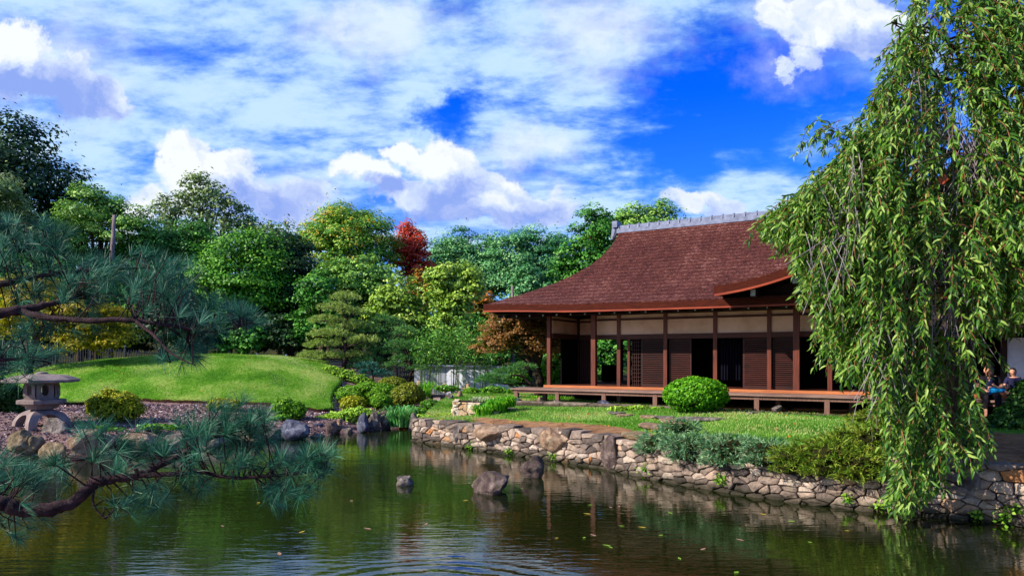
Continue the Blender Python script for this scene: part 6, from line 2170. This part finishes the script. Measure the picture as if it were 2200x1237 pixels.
def hl(px, py, yl):
    """house-frame point behind a pixel at house depth yl"""
    return (hx(px, yl), yl, hz(px, py, yl))
wx_ = hx(2126, -.55)
base_w = h2w(wx_, -.55, DZ)
hr = R(-30)
P_W = dict(pelvis=(0, 0, .12), waist=(0, .0, .3), chest=(0, -.01, .47), neck=(-.01, -.02, .61), head0=(-.03, -.04, .70), head1=(-.035, -.045, .78),
           shL=(.17, -.01, .53), elL=(.26, -.1, .33), wrL=(.06, -.24, .30), shR=(-.17, -.01, .53), elR=(-.27, -.08, .33), wrR=(-.14, -.26, .26),
           hipL=(.1, -.05, .1), knL=(.13, -.46, .12), anL=(.13, -.50, -.36), toL=(.14, -.64, -.42), hipR=(-.1, -.05, .1), knR=(-.12, -.46, .12), anR=(-.12, -.50, -.36), toR=(-.14, -.64, -.42))
person('person in dark clothes sitting on the veranda holding a child, head turned left', tuple(base_w), hr, 1.0, P_W, HAIR, BLACKC, BLACKC, (-1, -.25, .02), hair_len=.16)
base_c = h2w(wx_ - .01, -.55 - .22, DZ + .17)
P_C = dict(pelvis=(0, 0, .12), waist=(-.02, .0, .3), chest=(-.03, 0, .47), neck=(-.03, -.02, .61), head0=(-.03, -.02, .71), head1=(-.03, -.02, .80),
           shL=(.0, -.17, .53), elL=(.1, -.24, .33), wrL=(.26, -.16, .24), shR=(-.04, .17, .53), elR=(.05, .24, .33), wrR=(.2, .16, .28),
           hipL=(.05, -.1, .1), knL=(.46, -.14, .12), anL=(.74, -.16, -.12), toL=(.90, -.16, -.1), hipR=(.05, .1, .1), knR=(.44, .1, .10), anR=(.66, .1, -.18), toR=(.80, .1, -.2))
person('small child in navy shirt and bright blue shorts on the lap of the sitting person', tuple(base_c), hr, .62, P_C, HAIRB, NAVY, BLUEC, (-.5, .85, .0), SHOE, hair_len=.02)
gx_ = hx(2177, .1)
base_g = h2w(gx_, .1, ZF)
P_G = dict(pelvis=(0, 0, .12), waist=(0, .02, .3), chest=(0, .02, .47), neck=(0, 0, .61), head0=(-.02, -.03, .71), head1=(-.03, -.03, .80),
           shL=(.16, 0, .53), elL=(.24, -.04, .3), wrL=(.12, -.2, .18), shR=(-.16, 0, .53), elR=(-.24, -.04, .3), wrR=(-.12, -.2, .18),
           hipL=(.1, -.05, .1), knL=(.13, -.42, .2), anL=(.1, -.5, .05), toL=(.1, -.62, .04), hipR=(-.1, -.05, .1), knR=(-.12, -.42, .2), anR=(-.1, -.5, .05), toR=(-.1, -.62, .04))
person('dark haired girl in a dark top before the pale wall panel, behind the dark shrub', tuple(base_g), hr, .80, P_G, HAIR, NAVY, BLACKC, (.15, -1, -.02), hair_len=.1)

# ------------------------------------------------------------------ sky, sun, camera
SUN_EL, SUN_H = R(34), (-.93, -.36)
sun_az = math.atan2(SUN_H[0], SUN_H[1])          # clockwise from +Y
world = bpy.data.worlds.new('World')
scene.world = world
world.use_nodes = True
nt = world.node_tree
nt.nodes.clear()
outw = nt.nodes.new('ShaderNodeOutputWorld')
bg = nt.nodes.new('ShaderNodeBackground')
bg.inputs['Strength'].default_value = .1
nt.links.new(bg.outputs[0], outw.inputs[0])
sky = nt.nodes.new('ShaderNodeTexSky')
sky.sky_type = 'NISHITA'
sky.sun_disc = False
sky.sun_elevation = SUN_EL
sky.sun_rotation = sun_az
sky.air_density = 1.0
sky.dust_density = .3
sky.ozone_density = 3.0
tcw = nt.nodes.new('ShaderNodeTexCoord')
dirv = tcw.outputs['Generated']
sp = nt.nodes.new('ShaderNodeSeparateXYZ'); nt.links.new(dirv, sp.inputs[0])
dx_, dy_, dz_ = sp.outputs
zc = math_(nt, 'MAXIMUM', dz_, .0)
# deep polarised blue of the clear patches
deep = ramp(nt, zc, [(0.0, (.40, .80, 1.4, 1)), (.12, (.20, .64, 1.5, 1)), (.35, (.006, .40, 1.75, 1)), (.6, (.0, .32, 1.7, 1))])
base = mixc(nt, 1.0, sky.outputs[0], deep, 'MULTIPLY')
# directions spread over a flat cloud deck
den = math_(nt, 'ADD', zc, .22)
comb = nt.nodes.new('ShaderNodeCombineXYZ')
nt.links.new(math_(nt, 'DIVIDE', dx_, den), comb.inputs[0])
nt.links.new(math_(nt, 'DIVIDE', dy_, den), comb.inputs[1])
mpw = nt.nodes.new('ShaderNodeMapping'); mpw.inputs['Scale'].default_value = (1.0, 1.45, 1); mpw.inputs['Rotation'].default_value = (0, 0, R(24)); mpw.inputs['Location'].default_value = (3.1, 1.7, 0)
nt.links.new(comb.outputs[0], mpw.inputs[0])
a1 = texnoise(nt, 2.6, 9, .62, mpw.outputs[0], .22)
a2 = texnoise(nt, .62, 3, .5, mpw.outputs[0], .2)
a3 = texnoise(nt, 5.5, 8, .62, mpw.outputs[0], .1)
# heading-based amount: fuller to the left, open to the upper right
dyp = math_(nt, 'MAXIMUM', dy_, .05)
u_ = math_(nt, 'DIVIDE', dx_, dyp)
v_ = math_(nt, 'DIVIDE', dz_, dyp)
fr = nt.nodes.new('ShaderNodeMapRange'); fr.interpolation_type = 'SMOOTHSTEP'
fr.inputs[1].default_value, fr.inputs[2].default_value, fr.inputs[3].default_value, fr.inputs[4].default_value = .05, .25, 0, 1
nt.links.new(dy_, fr.inputs[0])
frontw = fr.outputs[0]
uv = nt.nodes.new('ShaderNodeCombineXYZ'); nt.links.new(u_, uv.inputs[0]); nt.links.new(v_, uv.inputs[1])
wn1 = nt.nodes.new('ShaderNodeTexNoise'); wn1.inputs['Scale'].default_value = 5.5; wn1.inputs['Detail'].default_value = 7; wn1.inputs['Roughness'].default_value = .6
nt.links.new(uv.outputs[0], wn1.inputs['Vector'])
vm = nt.nodes.new('ShaderNodeVectorMath'); vm.operation = 'MULTIPLY_ADD'
vm.inputs[1].default_value = (.24, .2, 0)
nt.links.new(wn1.outputs['Color'], vm.inputs[0])
sub_ = nt.nodes.new('ShaderNodeVectorMath'); sub_.operation = 'SUBTRACT'; sub_.inputs[1].default_value = (.12, .1, 0)
nt.links.new(uv.outputs[0], sub_.inputs[0])
nt.links.new(sub_.outputs[0], vm.inputs[2])
warped = vm.outputs[0]


def blobs(lst, k=1.0, vec=None):
    """distance field of cloud lobes given by heading: lower is deeper inside"""
    acc = None
    for (px, py, rx, ry) in lst:
        mpn = nt.nodes.new('ShaderNodeMapping')
        cx_, cy_ = (px - 1100) / FPX, (768 - py) / FPX
        sx, sy = FPX / rx, FPX / ry
        mpn.inputs['Location'].default_value = (-cx_ * sx, -cy_ * sy, 0)
        mpn.inputs['Scale'].default_value = (sx, sy, 0)
        nt.links.new(vec if vec is not None else warped, mpn.inputs[0])
        ln = nt.nodes.new('ShaderNodeVectorMath'); ln.operation = 'LENGTH'; nt.links.new(mpn.outputs[0], ln.inputs[0])
        if acc is None: acc = ln.outputs['Value']
        else:
            mn = nt.nodes.new('ShaderNodeMath'); mn.operation = 'SMOOTH_MIN'; mn.inputs[2].default_value = .3
            nt.links.new(acc, mn.inputs[0]); nt.links.new(ln.outputs['Value'], mn.inputs[1]); acc = mn.outputs[0]
    return acc


def step(x, lo, hi):
    r_ = nt.nodes.new('ShaderNodeMapRange'); r_.interpolation_type = 'SMOOTHSTEP'
    r_.inputs[1].default_value, r_.inputs[2].default_value, r_.inputs[3].default_value, r_.inputs[4].default_value = lo, hi, 0, 1
    nt.links.new(x, r_.inputs[0])
    return r_.outputs[0]

CUM = [(20, 90, 90, 60), (110, 170, 130, 70), (230, 190, 80, 50),
       (430, 350, 70, 60), (520, 390, 90, 55), (610, 440, 90, 50), (300, 440, 90, 40), (480, 430, 120, 60),
       (920, 350, 90, 62), (850, 330, 50, 30), (770, 385, 70, 36), (1000, 400, 90, 60), (1090, 430, 110, 62), (960, 440, 100, 50), (1180, 465, 100, 44), (1030, 470, 170, 40), (860, 430, 100, 40),
       
       (1720, 60, 90, 80), (1800, 60, 140, 90), (1700, 130, 50, 40), (1900, 100, 120, 80),
       (1530, 440, 60, 28), (1440, 450, 70, 22)]
DRK = [(110, 185, 120, 56), (590, 445, 110, 46), (1060, 460, 170, 56), (960, 480, 130, 34), (800, 412, 90, 22), (1860, 120, 150, 60)]
SIDE = [(60, 140, 150, 80), (500, 400, 150, 80), (920, 370, 110, 80), (1080, 440, 140, 70), (770, 385, 80, 36), (1800, 80, 160, 100)]
SOFT = [(1290, 50, 150, 130), (800, 40, 170, 80), (1800, 70, 190, 120), (80, 150, 220, 110), (560, 430, 170, 70), (1030, 430, 200, 95), (1130, 312, 110, 40)]
cf = blobs(CUM)
nz = math_(nt, 'MULTIPLY', math_(nt, 'SUBTRACT', a3, .5), .9)
fine_n = nt.nodes.new('ShaderNodeTexNoise'); fine_n.inputs['Scale'].default_value = 12; fine_n.inputs['Detail'].default_value = 10; fine_n.inputs['Roughness'].default_value = .62
nt.links.new(uv.outputs[0], fine_n.inputs['Vector'])
fn = math_(nt, 'MULTIPLY', math_(nt, 'SUBTRACT', fine_n.outputs[0], .5), 2.0)
crisp = math_(nt, 'SUBTRACT', 1.0, step(math_(nt, 'ADD', cf, fn), .74, 1.14))
sf = blobs(SOFT)
haze_ = math_(nt, 'SUBTRACT', 1.0, step(math_(nt, 'ADD', sf, math_(nt, 'MULTIPLY', math_(nt, 'ADD', fn, nz), .9)), .25, 1.45))
cmask0 = math_(nt, 'MULTIPLY', math_(nt, 'MAXIMUM', crisp, math_(nt, 'MULTIPLY', haze_, .5)), frontw)
df = blobs(DRK)
dmask = math_(nt, 'SUBTRACT', 1.0, step(math_(nt, 'ADD', df, math_(nt, 'MULTIPLY', fn, .8)), .35, 1.45))
# thin broken layer
OPEN = [(1560, 160, 190, 130), (1450, 330, 110, 60), (950, 250, 60, 24)]
of = math_(nt, 'MULTIPLY', math_(nt, 'SUBTRACT', 1.0, step(math_(nt, 'ADD', blobs(OPEN), math_(nt, 'MULTIPLY', fn, .6)), .1, 1.9)), frontw)
lay = math_(nt, 'ADD', math_(nt, 'MULTIPLY', a1, .50), math_(nt, 'ADD', math_(nt, 'MULTIPLY', a2, .30), math_(nt, 'MULTIPLY', a3, .32)))
bias = math_(nt, 'MULTIPLY', math_(nt, 'MINIMUM', math_(nt, 'MAXIMUM', math_(nt, 'MULTIPLY', u_, -1.0), -.6), .6), .09)
lay = math_(nt, 'SUBTRACT', math_(nt, 'ADD', lay, bias), math_(nt, 'MULTIPLY', of, .15))
lmask = step(lay, .44, .625)
thin_c = mixc(nt, step(lay, .48, .66), (1.1, 3.0, 6.6, 1), (4.3, 5.9, 7.2, 1))
col = mixc(nt, math_(nt, 'MULTIPLY', lmask, .9), base, thin_c)
cmask = cmask0
def nz_at(off, scale, detail=6):
    ad = nt.nodes.new('ShaderNodeVectorMath'); ad.operation = 'ADD'; ad.inputs[1].default_value = off
    nt.links.new(warped, ad.inputs[0])
    n_ = nt.nodes.new('ShaderNodeTexNoise'); n_.inputs['Scale'].default_value = scale; n_.inputs['Detail'].default_value = detail; n_.inputs['Roughness'].default_value = .55
    nt.links.new(ad.outputs[0], n_.inputs['Vector'])
    return n_.outputs[0]
# billows: the side of each puff turned to the sun is brighter
rel = math_(nt, 'SUBTRACT', nz_at((0, 0, 0), 9.0), nz_at((-.022, .026, 0), 9.0))
shf = nt.nodes.new('ShaderNodeVectorMath'); shf.operation = 'ADD'; shf.inputs[1].default_value = (-.022, .03, 0)
nt.links.new(warped, shf.inputs[0])
side = math_(nt, 'SUBTRACT', blobs(SIDE, vec=shf.outputs[0]), blobs(SIDE))
lit = math_(nt, 'ADD', math_(nt, 'ADD', .54, math_(nt, 'MULTIPLY', side, .42)), math_(nt, 'MULTIPLY', rel, 2.0), True)
lit = math_(nt, 'SUBTRACT', lit, math_(nt, 'MULTIPLY', dmask, .30), True)
cum_c = ramp(nt, lit, [(0.0, (1.9, 2.8, 6.1, 1)), (.2, (2.8, 3.6, 6.4, 1)), (.48, (4.4, 5.2, 6.8, 1)), (.75, (6.3, 6.6, 6.9, 1))])
col = mixc(nt, cmask, col, cum_c)
nt.links.new(col, bg.inputs['Color'])

sl = bpy.data.lights.new('sun', 'SUN')
sl.energy = 5.0
sl.angle = R(.53)
sl.color = (1.0, .93, .82)
so_ = bpy.data.objects.new('sun', sl)
COL.objects.link(so_)
hl_ = math.hypot(*SUN_H)
sd_ = Vector((SUN_H[0] / hl_ * math.cos(SUN_EL), SUN_H[1] / hl_ * math.cos(SUN_EL), math.sin(SUN_EL)))
so_.rotation_euler = sd_.to_track_quat('Z', 'Y').to_euler()
so_.location = (-30, -10, 30)

cam = bpy.data.cameras.new('camera')
cam.sensor_width = 36
cam.lens = FPX / 2200 * 36
cam.shift_y = 149.5 / 2200
cam.clip_start = .05
cam.clip_end = 4000
co = bpy.data.objects.new('camera', cam)
co.location = (0, 0, EYE)
co.rotation_euler = (R(90), 0, 0)
COL.objects.link(co)
scene.camera = co

scene.view_settings.view_transform = 'Standard'
scene.view_settings.look = 'None'
scene.view_settings.exposure = .6
scene.view_settings.gamma = 1
scene.render.engine = 'CYCLES'
scene.cycles.max_bounces = 6
scene.cycles.diffuse_bounces = 3
scene.cycles.glossy_bounces = 3
scene.cycles.transmission_bounces = 3
scene.cycles.use_denoising = True
